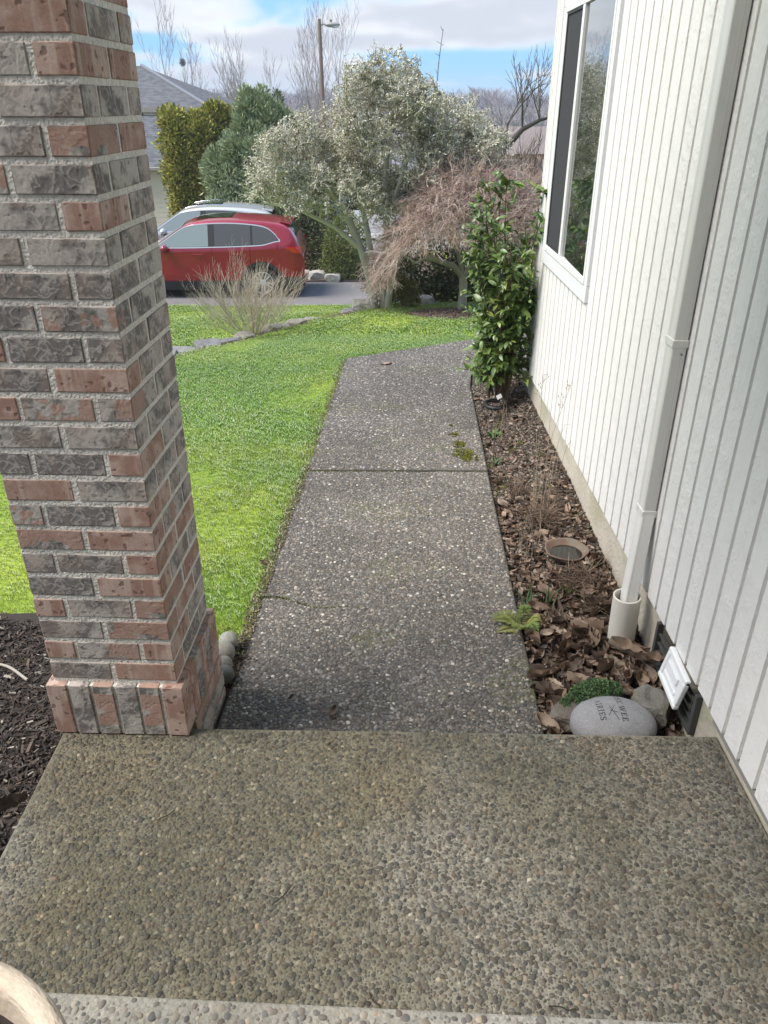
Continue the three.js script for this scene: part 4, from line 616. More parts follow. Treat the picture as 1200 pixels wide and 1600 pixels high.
  const fm = part('foliage', mergeGeometries(gs), phy({ vertexColors: true, roughness: 0.38, side: THREE.DoubleSide, transmission: 0.22, thickness: 0 }), sh); fm.userData.kind = 'stuff';
  // plant tag and the black rim of its nursery hose
  const tg = solo('plant_tag', rbox(-0.022, 0.022, -0.015, 0.015, -0.001, 0.001, 0.0008), std({ color: lin(0.7, 0.72, 0.72), roughness: 0.4 }), 'small white plastic plant tag at the foot of the evergreen shrub', 'plant tag'); tg.position.set(0.815, -0.03, -5.18); tg.rotation.set(-0.5, 0.4, 0.5);
  const hs = new THREE.TorusGeometry(0.085, 0.016, 10, 30, 3.6); hs.rotateX(-Math.PI / 2); const h = solo('garden_hose', hs, std({ color: lin(0.012, 0.012, 0.013), roughness: 0.5 }), 'black hose loop lying under the evergreen shrub', 'hose'); h.position.set(0.83, -0.155, -5.36); h.rotation.y = 1.2;
}
// ---------------------------------------------------------------- small plants in the bed
{
  seed(75);
  // fern fronds by the path edge
  const fern = thing('fern', 'low yellow green fern spreading onto the path edge', 'fern', [0.60, pathY(2.72) - 0.012, -2.70]);
  const fr = [[-0.135, 0.03, -0.02, 0.02], [-0.12, 0.02, 0.05, 0.01], [-0.10, 0.035, -0.075, 0.02], [0.045, 0.05, 0.10, 0.03], [-0.06, 0.05, 0.11, 0.03], [0.02, 0.05, -0.1, 0.03], [0.075, 0.05, 0.02, 0.03], [-0.14, 0.025, -0.06, 0.02]];
  for (const [x, y, z, h] of fr) { const b = new Bag(), N = 22, at = t => [x * t, h * 1.4 * Math.sin(t * 3.1) + y * t, z * t]; const cs = tint(pick([[0.17, 0.20, 0.05], [0.11, 0.17, 0.04], [0.24, 0.25, 0.08]]), 0.15); b.tube([at(0), at(0.5), at(1)], [0.0015, 0.0013, 0.0006], 4, [0.16, 0.12, 0.05]); for (let i = 2; i < N; i++) { const t = i / N, p = at(t), dir = vnorm([x, 0, z]), s = [-dir[2], 0, dir[0]]; for (const q of [-1, 1]) { const dd = vnorm([s[0] * q + dir[0] * 0.35, rr(-0.1, 0.2), s[2] * q + dir[2] * 0.35]); b.leaf(p, dd, [dir[0], 0.1, dir[2]], 0.034 * Math.sin(Math.PI * Math.pow(t, 0.7)) + 0.004, 0.008, tint(cs, 0.15), 0.05); } } part('frond', b.geo(), vc(), fern); }
  // grassy green clumps
  const clump = (x, d, n, h, lab, cols, w = 0.004) => { const b = new Bag(); const y = bedY(x, d); for (let k = 0; k < n; k++) { const a = rr(0, 6.28), l = rr(0.1, 0.7); const s = [rr(-0.02, 0.02), 0, rr(-0.02, 0.02)], hh = h * rr(0.6, 1.1); const e = [s[0] + Math.cos(a) * l * hh, hh * (1 - l * 0.35), s[2] + Math.sin(a) * l * hh]; const m = [s[0] + Math.cos(a) * l * hh * 0.35, hh * 0.6, s[2] + Math.sin(a) * l * hh * 0.35]; b.tube([s, m, e], [w, w * 0.8, w * 0.15], 3, tint(pick(cols), 0.2)); } const o = solo('green_clump', b.geo(), vc(), lab, 'plant'); o.position.set(x, y, -d); };
  { // leafy green rosette further back
    const b = new Bag(); for (let k = 0; k < 46; k++) { const a = rr(0, 6.28), d = vnorm([Math.cos(a), rr(0.2, 1.1), Math.sin(a)]); b.leaf([rr(-0.03, 0.03), 0.005, rr(-0.03, 0.03)], d, across(d), rr(0.05, 0.085), 0.026, tint(pick([[0.10, 0.20, 0.05], [0.16, 0.27, 0.08], [0.07, 0.14, 0.04]]), 0.2)); }
    const o = solo('leafy_rosette', b.geo(), vc(), 'bright green leafy plant low in the bed in front of the evergreen shrub', 'plant'); o.position.set(0.80, bedY(0.8, 5.1), -5.08); }
  { const b = new Bag(); for (let k = 0; k < 40; k++) { const a = rr(0, 6.28), d = vnorm([Math.cos(a), rr(0.2, 1.1), Math.sin(a)]); b.leaf([rr(-0.05, 0.05), 0.005, rr(-0.05, 0.05)], d, across(d), rr(0.02, 0.04), 0.014, tint(pick([[0.10, 0.15, 0.08], [0.13, 0.18, 0.10]]), 0.2)); }
    const o = solo('leafy_rosette', b.geo(), vc(), 'small grey green plant in the bed beside the mossy slab', 'plant'); o.position.set(0.77, bedY(0.77, 4.62), -4.62); }
  clump(0.655, 2.86, 5, 0.15, 'few upright green blades left of the bird bath', [[0.07, 0.13, 0.05]], 0.006);
  clump(0.745, 2.84, 4, 0.16, 'pair of dark green blades in front of the bird bath', [[0.06, 0.11, 0.045]], 0.006);
  clump(0.84, 2.93, 60, 0.08, 'low olive grass tuft in front of the bird bath', [[0.16, 0.16, 0.06], [0.10, 0.12, 0.05]], 0.0022);
  clump(0.83, 2.44, 60, 0.05, 'small green tuft among dead leaves below the fern', [[0.13, 0.17, 0.07], [0.2, 0.22, 0.12]], 0.0022);
  // dead perennials: wiry brown stems
  const dead = (x, d, n, h, spread, lab, col, w = 0.0017) => { const b = new Bag(); for (let k = 0; k < n; k++) { const a = rr(0, 6.28), l = rr(0.1, 1) * spread, hh = h * rr(0.35, 1); const s = [rr(-0.05, 0.05), 0, rr(-0.05, 0.05)], pts = []; for (let t = 0; t <= 1.01; t += 0.25) pts.push([s[0] + Math.cos(a) * l * t * t + rr(-0.012, 0.012), hh * Math.sin(t * rr(1.35, 1.9)), s[2] + Math.sin(a) * l * t * t + rr(-0.012, 0.012)]); b.tube(pts, pts.map((_, i) => w * (1 - i * 0.15)), 3, tint(pick(col), 0.25)); } const o = solo('dead_perennial', b.geo(), vc(), lab, 'plant'); o.position.set(x, bedY(x, d), -d); };
  const br = [[0.13, 0.085, 0.06], [0.20, 0.14, 0.10], [0.09, 0.06, 0.045], [0.28, 0.22, 0.16]];
  dead(0.845, 3.62, 300, 0.13, 0.17, 'matted brown dead plant behind the bird bath', br); dead(0.90, 2.99, 240, 0.11, 0.14, 'tangle of dark dead stems below the bird bath', br); dead(0.79, 4.05, 110, 0.10, 0.16, 'flattened straw coloured dead plant in the middle of the bed', br); dead(0.95, 2.76, 130, 0.09, 0.12, 'brown wiry tangle beside the drain pipe', br);
  dead(0.86, 3.75, 16, 0.62, 0.10, 'tall pale dry stalks standing in the bed', [[0.30, 0.25, 0.19], [0.24, 0.19, 0.14]], 0.0022); dead(0.82, 5.0, 14, 0.30, 0.10, 'short dry stalks in front of the evergreen shrub', [[0.28, 0.23, 0.17]], 0.0018); dead(0.73, 3.35, 14, 0.24, 0.16, 'bent dry stalks at the path edge left of the bird bath', [[0.28, 0.22, 0.16]], 0.0018);
  { const b = new Bag(); for (const [x, z, h, lx] of [[0, 0, 0.62, 0.10], [0.03, -0.35, 0.55, -0.02], [0.06, 0.05, 0.50, 0.16]]) { const P = t => [x + lx * t * t, h * t, z]; b.tube([P(0), P(0.5), P(1)], [0.0016, 0.0013, 0.001], 3, [0.22, 0.17, 0.12]); for (let k = 0; k < 10; k++) { const t = rr(0.72, 1), p = P(t), q = vadd(p, vnorm([rr(-1, 1), rr(0.2, 1), rr(-1, 1)]), rr(0.02, 0.05)); b.tube([p, q], [0.0008, 0.0006], 3, [0.22, 0.17, 0.12]); b.tube([q, vadd(q, [0, 0.006, 0])], [0.003, 0.002], 4, [0.15, 0.10, 0.07]); } } const o = solo('dry_seedhead', b.geo(), vc(), 'fine dry flower stems with seed heads against the white siding', 'plant'); o.position.set(0.93, bedY(0.93, 4.05), -4.05); }
}
// ---------------------------------------------------------------- recursive branch builder
// bag: wood; ends: collects [point, direction, radius] along fine twigs
function grow(bag, p, d, len, rad, level, o, ends) {
  const n = o.seg || 4, pts = [p], rads = [rad]; let q = p, dir = d;
  for (let k = 1; k <= n; k++) { dir = vnorm(vadd(vadd(dir, rdir(), o.wiggle), [0, 1, 0], o.lift[level] || 0)); q = vadd(q, dir, len / n); pts.push(q); rads.push(rad * (1 - (1 - o.taper) * k / n)); }
  if (o.keep && level >= 1 && !o.keep(q)) return;
  bag.tube(pts, rads, level === 0 ? 7 : level < 2 ? 5 : 3, o.col(level));
  if (level >= o.levels) { for (let k = 1; k <= n; k++) ends.push([pts[k], vnorm(vadd(pts[k], pts[k - 1], -1)), rads[k]]); return; }
  const kids = o.kids[level];
  for (let k = 0; k < kids; k++) { const t = o.from + (1 - o.from) * (k + rnd()) / kids, i = Math.min(n - 1, Math.floor(t * n)), f = t * n - i; const b = vadd(pts[i], vadd(pts[i + 1], pts[i], -1), f), bd = vnorm(vadd(pts[i + 1], pts[i], -1)); const side = across(bd); const nd = vnorm(vadd(vadd(bd, side, o.spread[level]), [0, 1, 0], o.up || 0)); grow(bag, b, nd, len * o.shrink[level] * rr(0.65, 1.2), Math.max(rad * (1 - (1 - o.taper) * t) * o.thin, o.minR), level + 1, o, ends); }
  if (o.levels > level) grow(bag, q, dir, len * o.shrink[level] * rr(0.7, 1), Math.max(rad * o.taper, o.minR), level + 1, o, ends);
}

// ---------------------------------------------------------------- lichen covered tree in the middle
{
  seed(81);
  const bx = -0.05, bd = 12.3, by = terrain(bx, bd);
  const tree = thing('lichen_tree', 'spreading tree with pale grey green lichen covered twigs beyond the lawn', 'tree', [bx, by, -bd]);
  const wood = new Bag(), ends = [];
  const bark = (c) => { const k = fbm(c[0] * 9, c[1] * 9, 3, 2); return mix3([0.34, 0.32, 0.27], [0.68, 0.66, 0.58], k); };
  const o = { wiggle: 0.20, lift: [0.05, 0.02, 0.02, 0], levels: 3, kids: [5, 6, 6], spread: [0.9, 0.95, 1.0], shrink: [0.50, 0.50, 0.52], thin: 0.55, taper: 0.5, minR: 0.0045, from: 0.22, seg: 4, col: l => tint(l < 2 ? [0.38, 0.36, 0.30] : [0.40, 0.39, 0.31], 0.15) };
  const inCrown = p => { const x = p[0] + 0.1, y = p[1] - 1.7; const rx = x < 0 ? 2.0 : 2.2, up = 1.72; if (p[0] < -0.75 && p[1] < 1.30 + 0.28 * Math.min(1.2, (-0.75 - p[0]))) return false; if (p[0] > 0.35 && p[1] < 1.85) return false; const g = fbm(p[0] * 2.1 + 7, p[1] * 2.1 + p[2] * 1.3, 191, 3) - 0.5; if (p[1] < 1.32 + 0.9 * g) return false; const e = 1.0 * g + (x / rx) ** 2 + (y > 0 ? (y / up) ** 2 : (y / 1.1) ** 2); return e < 1 && !(p[0] < -0.5 && p[1] > 2.36 + (p[0] + 1.87) * 0.6); };
  o.keep = inCrown;
  const limb = (pts, r0, r1) => { wood.tube(pts, pts.map((_, i) => mix(r0, r1, i / (pts.length - 1))), 8, t => bark([t * 3 + r0 * 40, pts[0][0] * 3])); };
  // stems read from the photograph: two lean left, one stands, two reach right
  const stems = [
    [[[-0.12, 0, 0], [-0.16, 0.4, 0.02], [-0.30, 0.9, 0.05], [-0.52, 1.45, 0.1], [-0.85, 1.85, 0.15], [-1.25, 2.1, 0.2]], 0.075, 0.030],
    [[[-0.10, 0, -0.03], [-0.10, 0.5, -0.1], [-0.2, 1.1, -0.2], [-0.32, 1.6, -0.25], [-0.42, 2.1, -0.3], [-0.55, 2.55, -0.3]], 0.06, 0.025],
    [[[0.04, 0, 0.0], [0.06, 0.5, -0.05], [0.10, 1.1, -0.1], [0.06, 1.7, -0.1], [0.10, 2.2, -0.1], [0.16, 2.7, -0.1]], 0.07, 0.025],
    [[[0.10, 0, 0.03], [0.18, 0.5, 0.05], [0.32, 1.0, 0.1], [0.55, 1.5, 0.1], [0.9, 1.95, 0.1], [1.25, 2.35, 0.1]], 0.06, 0.024],
    [[[0.12, 0.4, -0.05], [0.35, 0.95, -0.2], [0.7, 1.45, -0.3], [1.05, 1.75, -0.4], [1.4, 1.95, -0.45]], 0.045, 0.02],
    [[[-0.3, 0.9, 0.05], [-0.7, 1.25, 0.25], [-1.2, 1.5, 0.35], [-1.7, 1.6, 0.4]], 0.04, 0.018],
    [[[0.06, 1.2, -0.1], [0.3, 1.9, 0.2], [0.5, 2.5, 0.2], [0.62, 2.9, 0.2]], 0.04, 0.016],
    [[[-0.3, 1.5, -0.2], [-0.2, 2.2, 0.1], [0.0, 2.75, 0.1], [0.05, 3.0, 0.1]], 0.035, 0.014],
  ];
  const sample = [];
  for (const [pts, r0, r1] of stems) { limb(pts, r0, r1); for (let i = 0; i < pts.length - 1; i++) for (let f = 0; f < 1; f += 0.2) { const t = (i + f) / (pts.length - 1); if (t > 0.3 || pts[0][1] > 0.3) sample.push([vadd(pts[i], vadd(pts[i + 1], pts[i], -1), f), mix(r0, r1, t)]); } }
  // boughs reach from the nearest limb into every part of the crown and break up into twigs
  for (let k = 0, made = 0; k < 4000 && made < 400; k++) {
    const q = [rr(-2.2, 2.05), rr(1.0, 3.6), rr(-0.8, 0.8)]; if (fbm(q[0] * 2.6 + 3, q[1] * 2.6 + q[2], 193, 3) < 0.44) continue; if (!inCrown(q) || (q[2] / 1.1) ** 2 + ((q[1] - 1.7) / 1.8) ** 2 + (q[0] / 2.2) ** 2 > 1.05) continue; made++;
    let best = null, bd2 = 1e9; for (const [p, r] of sample) { const dy = q[1] - p[1], e = (q[0] - p[0]) ** 2 + (dy * (dy < 0 ? 1.6 : 0.9)) ** 2 + (q[2] - p[2]) ** 2; if (e < bd2) { bd2 = e; best = [p, r]; } }
    const [p, r] = best, m1 = vadd(vadd(p, vadd(q, p, -1), 0.4), [rr(-0.06, 0.06), 0.06, rr(-0.06, 0.06)]), m2 = vadd(vadd(p, vadd(q, p, -1), 0.75), [rr(-0.06, 0.06), 0.04, rr(-0.06, 0.06)]); const rb = Math.min(r * 0.7, 0.022);
    wood.tube([p, m1, m2, q], [rb, rb * 0.75, rb * 0.55, rb * 0.4], 5, tint([0.40, 0.38, 0.31], 0.15)); if (made % 3 === 0) sample.push([m2, rb * 0.6]);
    const dir = vnorm(vadd(q, m2, -1));
    for (let j = 0; j < 13; j++) { const st = vadd(m2, vadd(q, m2, -1), rr(0, 1)), d2 = vnorm(vadd(vadd(dir, rdir(), 1.1), [0, 1, 0], 0.5)); let e = st, dd = d2; const pts = [st]; for (let i = 0; i < 4; i++) { dd = vnorm(vadd(dd, rdir(), 0.5)); e = vadd(e, dd, rr(0.03, 0.09)); pts.push(e); } if (!inCrown(e)) continue; wood.tube(pts, [0.006, 0.0055, 0.005, 0.0045, 0.0035], 3, tint(pick([[0.50, 0.48, 0.40], [0.60, 0.58, 0.50], [0.22, 0.20, 0.16]]), 0.15)); for (let i = 1; i < 5; i++) { ends.push([pts[i], dd]); if (rnd() < 0.6) { const s2 = vnorm(vadd(dd, rdir(), 1.2)), z = vadd(pts[i], s2, rr(0.03, 0.08)); wood.tube([pts[i], z], [0.005, 0.0035], 3, [0.55, 0.53, 0.45]); ends.push([z, s2]); } } }
  }
  // the single long shoot above the crown
  { const P = [[0.72, 2.55, 0.1], [0.78, 3.0, 0.1], [0.80, 3.35, 0.1], [0.85, 3.75, 0.08]]; wood.tube(P, [0.012, 0.008, 0.006, 0.004], 4, [0.16, 0.14, 0.11]); for (let k = 0; k < 12; k++) { const t = rr(1, 3), i = Math.min(2, Math.floor(t)), b = vadd(P[i], vadd(P[i + 1], P[i], -1), t - i); const d = vnorm([rr(-1, 1), rr(0, 1), rr(-1, 1)]); wood.tube([b, vadd(b, d, rr(0.03, 0.08))], [0.004, 0.003], 3, [0.2, 0.18, 0.13]); } }
  part('trunk', wood.geo(), vc(), tree);
  const fl = new Bag(); const cols = [[0.60, 0.57, 0.43], [0.72, 0.69, 0.56], [0.52, 0.49, 0.35], [0.80, 0.78, 0.68], [0.30, 0.28, 0.16], [0.20, 0.185, 0.10]];
  let count = 0;
  for (const [p, d] of ends) { if (!inCrown(p)) continue; const n = 3; for (let k = 0; k < n; k++) { const dd = vnorm(vadd(rdir(), d, 0.5)); const b = vadd(p, rdir(), rr(0, 0.02)); fl.flake(b, dd, across(dd), rr(0.018, 0.045), rr(0.010, 0.020), tint(pick(cols), 0.18)); count++; } }
  part('crown', fl.geo(), vc({ roughness: 1 }), tree).userData.kind = 'stuff';
}

// ---------------------------------------------------------------- weeping maple
{
  seed(83);
  const bx = 1.18, bd = 11.75, by = terrain(bx, bd);
  const tree = thing('weeping_maple', 'leafless weeping maple with a crooked mossy limb and a dome of reddish twigs', 'tree', [bx, by, -bd]);
  const wood = new Bag(), tw = new Bag(), bark = t => mix3([0.20, 0.17, 0.14], [0.40, 0.38, 0.30], fbm(t * 14, bx, 3, 2));
  const limb = (pts, r0, r1) => wood.tube(pts, pts.map((_, i) => mix(r0, r1, i / (pts.length - 1))), 7, bark);
  const L = [
    [[[0, 0, 0], [0.01, 0.3, 0.01], [-0.01, 0.55, 0.0]], 0.075, 0.055],
    [[[-0.01, 0.5, 0], [-0.15, 0.66, 0.05], [-0.38, 0.75, 0.12], [-0.55, 0.80, 0.15], [-0.66, 0.98, 0.18], [-0.82, 1.02, 0.2], [-0.95, 0.93, 0.24]], 0.05, 0.02],
    [[[-0.66, 0.98, 0.18], [-0.85, 1.10, 0.2], [-1.05, 1.14, 0.22], [-1.3, 1.05, 0.25]], 0.03, 0.012],
    [[[-0.55, 0.80, 0.15], [-0.72, 0.74, 0.25], [-0.9, 0.86, 0.3]], 0.022, 0.012],
    [[[0, 0.5, 0], [-0.08, 0.85, -0.05], [-0.2, 1.2, -0.05], [-0.15, 1.5, -0.05], [-0.3, 1.72, 0]], 0.045, 0.016],
    [[[0, 0.5, 0], [0.2, 0.8, 0], [0.32, 1.15, 0.05], [0.55, 1.4, 0.1], [0.8, 1.5, 0.1]], 0.045, 0.016],
    [[[-0.2, 1.2, -0.05], [-0.5, 1.48, -0.1], [-0.85, 1.55, -0.1], [-1.2, 1.4, -0.05]], 0.025, 0.01],
    [[[0.2, 0.8, 0], [0.35, 1.3, -0.3], [0.3, 1.7, -0.4]], 0.03, 0.012],
    [[[-0.08, 0.85, 0], [-0.35, 1.2, 0.35], [-0.7, 1.35, 0.5], [-1.05, 1.2, 0.55]], 0.028, 0.01],
  ];
  for (const [p, a, b] of L) limb(p, a, b);
  part('trunk', wood.geo(), vc(), tree);
  const cols = [[0.44, 0.32, 0.275], [0.52, 0.39, 0.345], [0.34, 0.235, 0.20], [0.60, 0.485, 0.43], [0.45, 0.37, 0.32]];
  // the dome: shoots run out along it, zigzag and fork; only the outer skirt hangs
  for (let k = 0; k < 4400; k++) {
    const a = rr(0, 6.28), q = Math.pow(rnd(), 0.55), cx = 0.0, x = cx + Math.cos(a) * q * (Math.cos(a) < 0 ? 1.5 : 1.45), z = Math.sin(a) * q * 1.05, lf = clamp((cx - x) / 1.4), top = 2.02 - 0.62 * q * q - 0.75 * lf * lf + 0.22 * (fbm(x * 2.5, z * 2.5, 41, 3) - 0.5);
    let p = [x * 0.9, top - rr(0.05, 0.6), z * 0.9], d = vnorm([Math.cos(a) * 0.6 + rr(-0.7, 0.7), rr(-0.2, 1.0), Math.sin(a) * 0.6 + rr(-0.7, 0.7)]); const pts = [p], N = 5, len = rr(0.25, 0.52);
    for (let i = 0; i < N; i++) { d = vnorm(vadd(vadd(d, rdir(), 0.55), [0, -1, 0], 0.02 + 0.34 * lf * q + 0.06 * q)); p = vadd(p, d, len / N); pts.push(p); }
    if (pts.some(v => v[1] < (v[0] < -0.95 ? 0.25 : v[0] > 0.55 ? 0.6 : 0.92))) continue;
    const c = tint(pick(cols), 0.2); tw.tube(pts, pts.map((_, i) => 0.004 * (1 - i * 0.12)), 3, c);
    for (let j = 0; j < 5; j++) { const i = 1 + Math.floor(rnd() * 4), b = pts[i], e = vnorm(vadd(vnorm(vadd(pts[i + 1] || pts[i], pts[i - 1], -1)), rdir(), 0.9)), m = vadd(b, e, rr(0.04, 0.11)); tw.tube([b, m, vadd(m, vnorm(vadd(vadd(e, rdir(), 0.5), [0, -0.25 - lf * 0.4, 0])), rr(0.03, 0.09))], [0.0028, 0.0024, 0.0017], 3, c); }
  }
  part('twigs', tw.geo(), vc(), tree).userData.kind = 'stuff';
}

// ---------------------------------------------------------------- bare twiggy shrub in front of the red car
{
  seed(85);
  const bx = -1.62, bd = 9.35, by = terrain(bx, bd);
  const sh = thing('bare_shrub', 'leafless tan twiggy shrub growing among the edging rocks before the red car', 'shrub', [bx, by, -bd]);
  const b = new Bag(), o = { wiggle: 0.16, lift: [0.06, 0.05, 0.05], levels: 2, kids: [5, 4], spread: [0.45, 0.6], shrink: [0.42, 0.42], thin: 0.7, taper: 0.6, minR: 0.0015, from: 0.3, seg: 4, up: 0.1, col: l => tint(pick([[0.46, 0.39, 0.31], [0.56, 0.49, 0.41], [0.34, 0.28, 0.22]]), 0.2) };
  for (let k = 0; k < 80; k++) { const a = rr(0, 6.28), r = Math.sqrt(rnd()), l = 1.2 * r; const d = vnorm([Math.cos(a) * l, 1, Math.sin(a) * l]); grow(b, [Math.cos(a) * r * 0.13, 0, Math.sin(a) * r * 0.1], d, rr(0.55, 0.82) * (1 - 0.12 * r), 0.0030, 0, o, []); }
  part('twigs', b.geo(), vc(), sh).userData.kind = 'stuff';
}

// ---------------------------------------------------------------- leafy masses: junipers, clipped shrubs, pine, hedge
// clumps: ellipsoids [x, y, z, rx, ry, rz]; sprays of needles or leaves set on their surfaces, pointing out
function sprays(bag, clumps, per, len, wid, cols, opt = {}) {
  for (const [x, y, z, rx, ry, rz] of clumps) { const area = Math.pow((Math.pow(rx * ry, 1.6) + Math.pow(rx * rz, 1.6) + Math.pow(ry * rz, 1.6)) / 3, 1 / 1.6) * 12.57, n = Math.floor(per * area); for (let k = 0; k < n; k++) { const d = rdir(), q = opt.deep ? Math.pow(rnd(), 0.35) : rr(0.82, 1.06), rg = opt.rough ?? 0.3, nz = 1 - rg * 0.5 + rg * fbm(d[0] * 3 + x * 3, d[1] * 3 + d[2] * 3 + y * 2.3, 17, 3); const p = [x + d[0] * rx * q * nz, y + d[1] * ry * q * nz, z + d[2] * rz * q * nz]; if (p[1] < (opt.floor ?? -9)) continue; let dd = vnorm(vadd(vadd(d, rdir(), opt.mess ?? 0.6), [0, 1, 0], opt.up ?? 0.3)); const c = tint(pick(cols), 0.2), m = opt.n || 1; for (let j = 0; j < m; j++) { const e = vnorm(vadd(dd, rdir(), m > 1 ? 0.45 : 0.0)); bag.flake(p, e, across(e), len * rr(0.6, 1.2), wid * rr(0.7, 1.2), c); } } }
}
function limbs(clumps, r, sd) {                       // a stem to the heart of every clump
  const b = new Bag(); for (const [x, y, z, rx, ry, rz] of clumps) { const foot = [x * 0.15, Math.max(0, Math.min(y * 0.4, y - ry)), z * 0.15]; b.tube([foot, [x * 0.6, y * 0.7, z * 0.6], [x, y, z]], [r, r * 0.7, r * 0.4], 5, [0.16, 0.12, 0.09]); for (let k = 0; k < 5; k++) { const d = rdir(); b.tube([[x, y, z], [x + d[0] * rx * 0.7, y + d[1] * ry * 0.7, z + d[2] * rz * 0.7]], [r * 0.35, r * 0.15], 3, [0.18, 0.14, 0.10]); } } return b.geo(); }
function shrub(name, label, cat, x, d, clumps, per, len, wid, cols, opt = {}) {
  const y = opt.y ?? terrain(x, d); const t = thing(name, label, cat, [x, y, -d], 0, opt.group); const b = new Bag(); sprays(b, clumps, per, len, wid, cols, { floor: 0, ...opt }); sprays(b, clumps.map(c => [c[0], c[1], c[2], c[3] * 0.8, c[4] * 0.8, c[5] * 0.8]), per * (opt.fill ?? 0.6), len * 1.3, wid * 1.5, cols, { floor: 0, ...opt, n: 1, deep: true });
  part(opt.tree ? 'crown' : 'foliage', b.geo(), vc({ roughness: 0.85 }), t).userData.kind = 'stuff'; part('branches', limbs(clumps.slice(0, 60), opt.limb ?? 0.02), vc(), t);
  if (opt.tree) part('trunk', (() => { const g = new THREE.CylinderGeometry(0.06, 0.12, opt.tree, 8); g.translate(0, opt.tree / 2, 0); return g; })(), std({ color: lin(0.12, 0.09, 0.07), roughness: 1 }), t);
  return t;
}
seed(87);
const dk = [[0.045, 0.065, 0.03], [0.06, 0.085, 0.04], [0.035, 0.05, 0.028], [0.09, 0.10, 0.045]];
shrub('juniper', 'dark green juniper mass behind the crooked maple limb', 'shrub', 0.75, 13.6, [[-0.55, 0.35, 0, 0.5, 0.5, 0.5], [0.05, 0.45, -0.1, 0.55, 0.6, 0.5], [0.6, 0.42, 0, 0.55, 0.55, 0.5], [1.1, 0.35, 0, 0.5, 0.5, 0.5], [0.3, 0.2, 0.3, 0.5, 0.35, 0.35]], 420, 0.09, 0.03, [...dk, [0.14, 0.11, 0.07]], { mess: 0.9 });
shrub('dwarf_conifer', 'small yellow green conifer at the foot of the lichen tree', 'shrub', 0.30, 12.35, [[0, 0.18, 0, 0.2, 0.25, 0.18], [-0.08, 0.32, 0, 0.12, 0.2, 0.12], [0.14, 0.2, 0.02, 0.14, 0.18, 0.14]], 900, 0.07, 0.018, [[0.20, 0.19, 0.06], [0.28, 0.25, 0.09], [0.13, 0.13, 0.05]], { mess: 0.8 });
shrub('clipped_shrub', 'rounded yellow green clipped shrub behind the lichen tree trunks', 'shrub', -0.95, 20.3, [[0, 0.85, 0, 0.6, 0.75, 0.5], [-0.1, 0.4, 0, 0.55, 0.5, 0.5]], 900, 0.05, 0.03, [[0.16, 0.19, 0.055], [0.21, 0.24, 0.075], [0.11, 0.13, 0.04]], { mess: 0.7 });
shrub('laurel', 'broad dark green shrub between the red car and the lichen tree', 'shrub', -1.85, 21.3, [[-0.3, 0.65, 0, 0.75, 0.7, 0.5], [0.35, 0.5, 0.3, 0.6, 0.5, 0.4], [-0.55, 1.2, -0.2, 0.65, 0.6, 0.5], [0.1, 1.2, -0.2, 0.6, 0.6, 0.5]], 650, 0.07, 0.035, [[0.09, 0.11, 0.045], [0.13, 0.15, 0.06], [0.06, 0.075, 0.03], [0.22, 0.22, 0.11]], { mess: 0.9 });
seed(88);
for (const [x, d, s, l] of [[-1.72, 20.15, 0.26, 'pale boulder under the broad dark shrub, nearest the car'], [-1.28, 19.9, 0.22, 'pale boulder under the broad dark shrub, nearest the trunks']]) makeRock(x, d, terrain(x, d) + 0.08, s, s * 0.7, s * 0.8, [0.5, 0.49, 0.47], l, d * 2.2);
shrub('blue_spruce', 'small powdery blue spruce seen through the lichen tree', 'tree', -1.75, 27, [[0, 0.5, 0, 0.55, 0.5, 0.5], [0, 1.1, 0, 0.4, 0.5, 0.4], [0, 1.6, 0, 0.22, 0.45, 0.22]], 260, 0.14, 0.05, [[0.22, 0.33, 0.42], [0.30, 0.42, 0.52], [0.15, 0.23, 0.30]], { mess: 0.6, y: terrain(-1.75, 27) + 0.3, tree: 0.8 });
// golden green arborvitae hedge: four columns
[[-6.05, 25.0, 0.48, 4.05, 'leftmost column of the golden green arborvitae hedge beside the cream house'], [-5.42, 25.1, 0.46, 3.95, 'second arborvitae hedge column from the cream house'], [-4.98, 25.4, 0.36, 4.2, 'tallest narrow arborvitae hedge column, third from the cream house'], [-4.55, 25.6, 0.40, 4.05, 'last arborvitae hedge column, beside the blue green pine']].forEach(([x, d, r, h, l], i) => {
  seed(90 + i); const cl = []; for (let y = 0.3; y < h - 0.2; y += 0.36) { const k = 1 - 0.25 * (y / h); cl.push([rr(-0.06, 0.06), y, rr(-0.06, 0.06), r * (0.55 + 0.5 * k), 0.34, r * (0.55 + 0.5 * k)]); } cl.push([rr(-0.1, 0.1), h - 0.22, 0, r * 0.75, 0.3, r * 0.7]);
  shrub('arborvitae', l, 'hedge', x, d, cl, 420, 0.12, 0.05, [[0.36, 0.36, 0.06], [0.46, 0.45, 0.09], [0.22, 0.24, 0.04], [0.42, 0.36, 0.10], [0.20, 0.17, 0.05]], { mess: 0.8, up: 0.6, rough: 0.75, y: terrain(x, d) - 0.1, group: 'arborvitae hedge', tree: 1.2 });
});
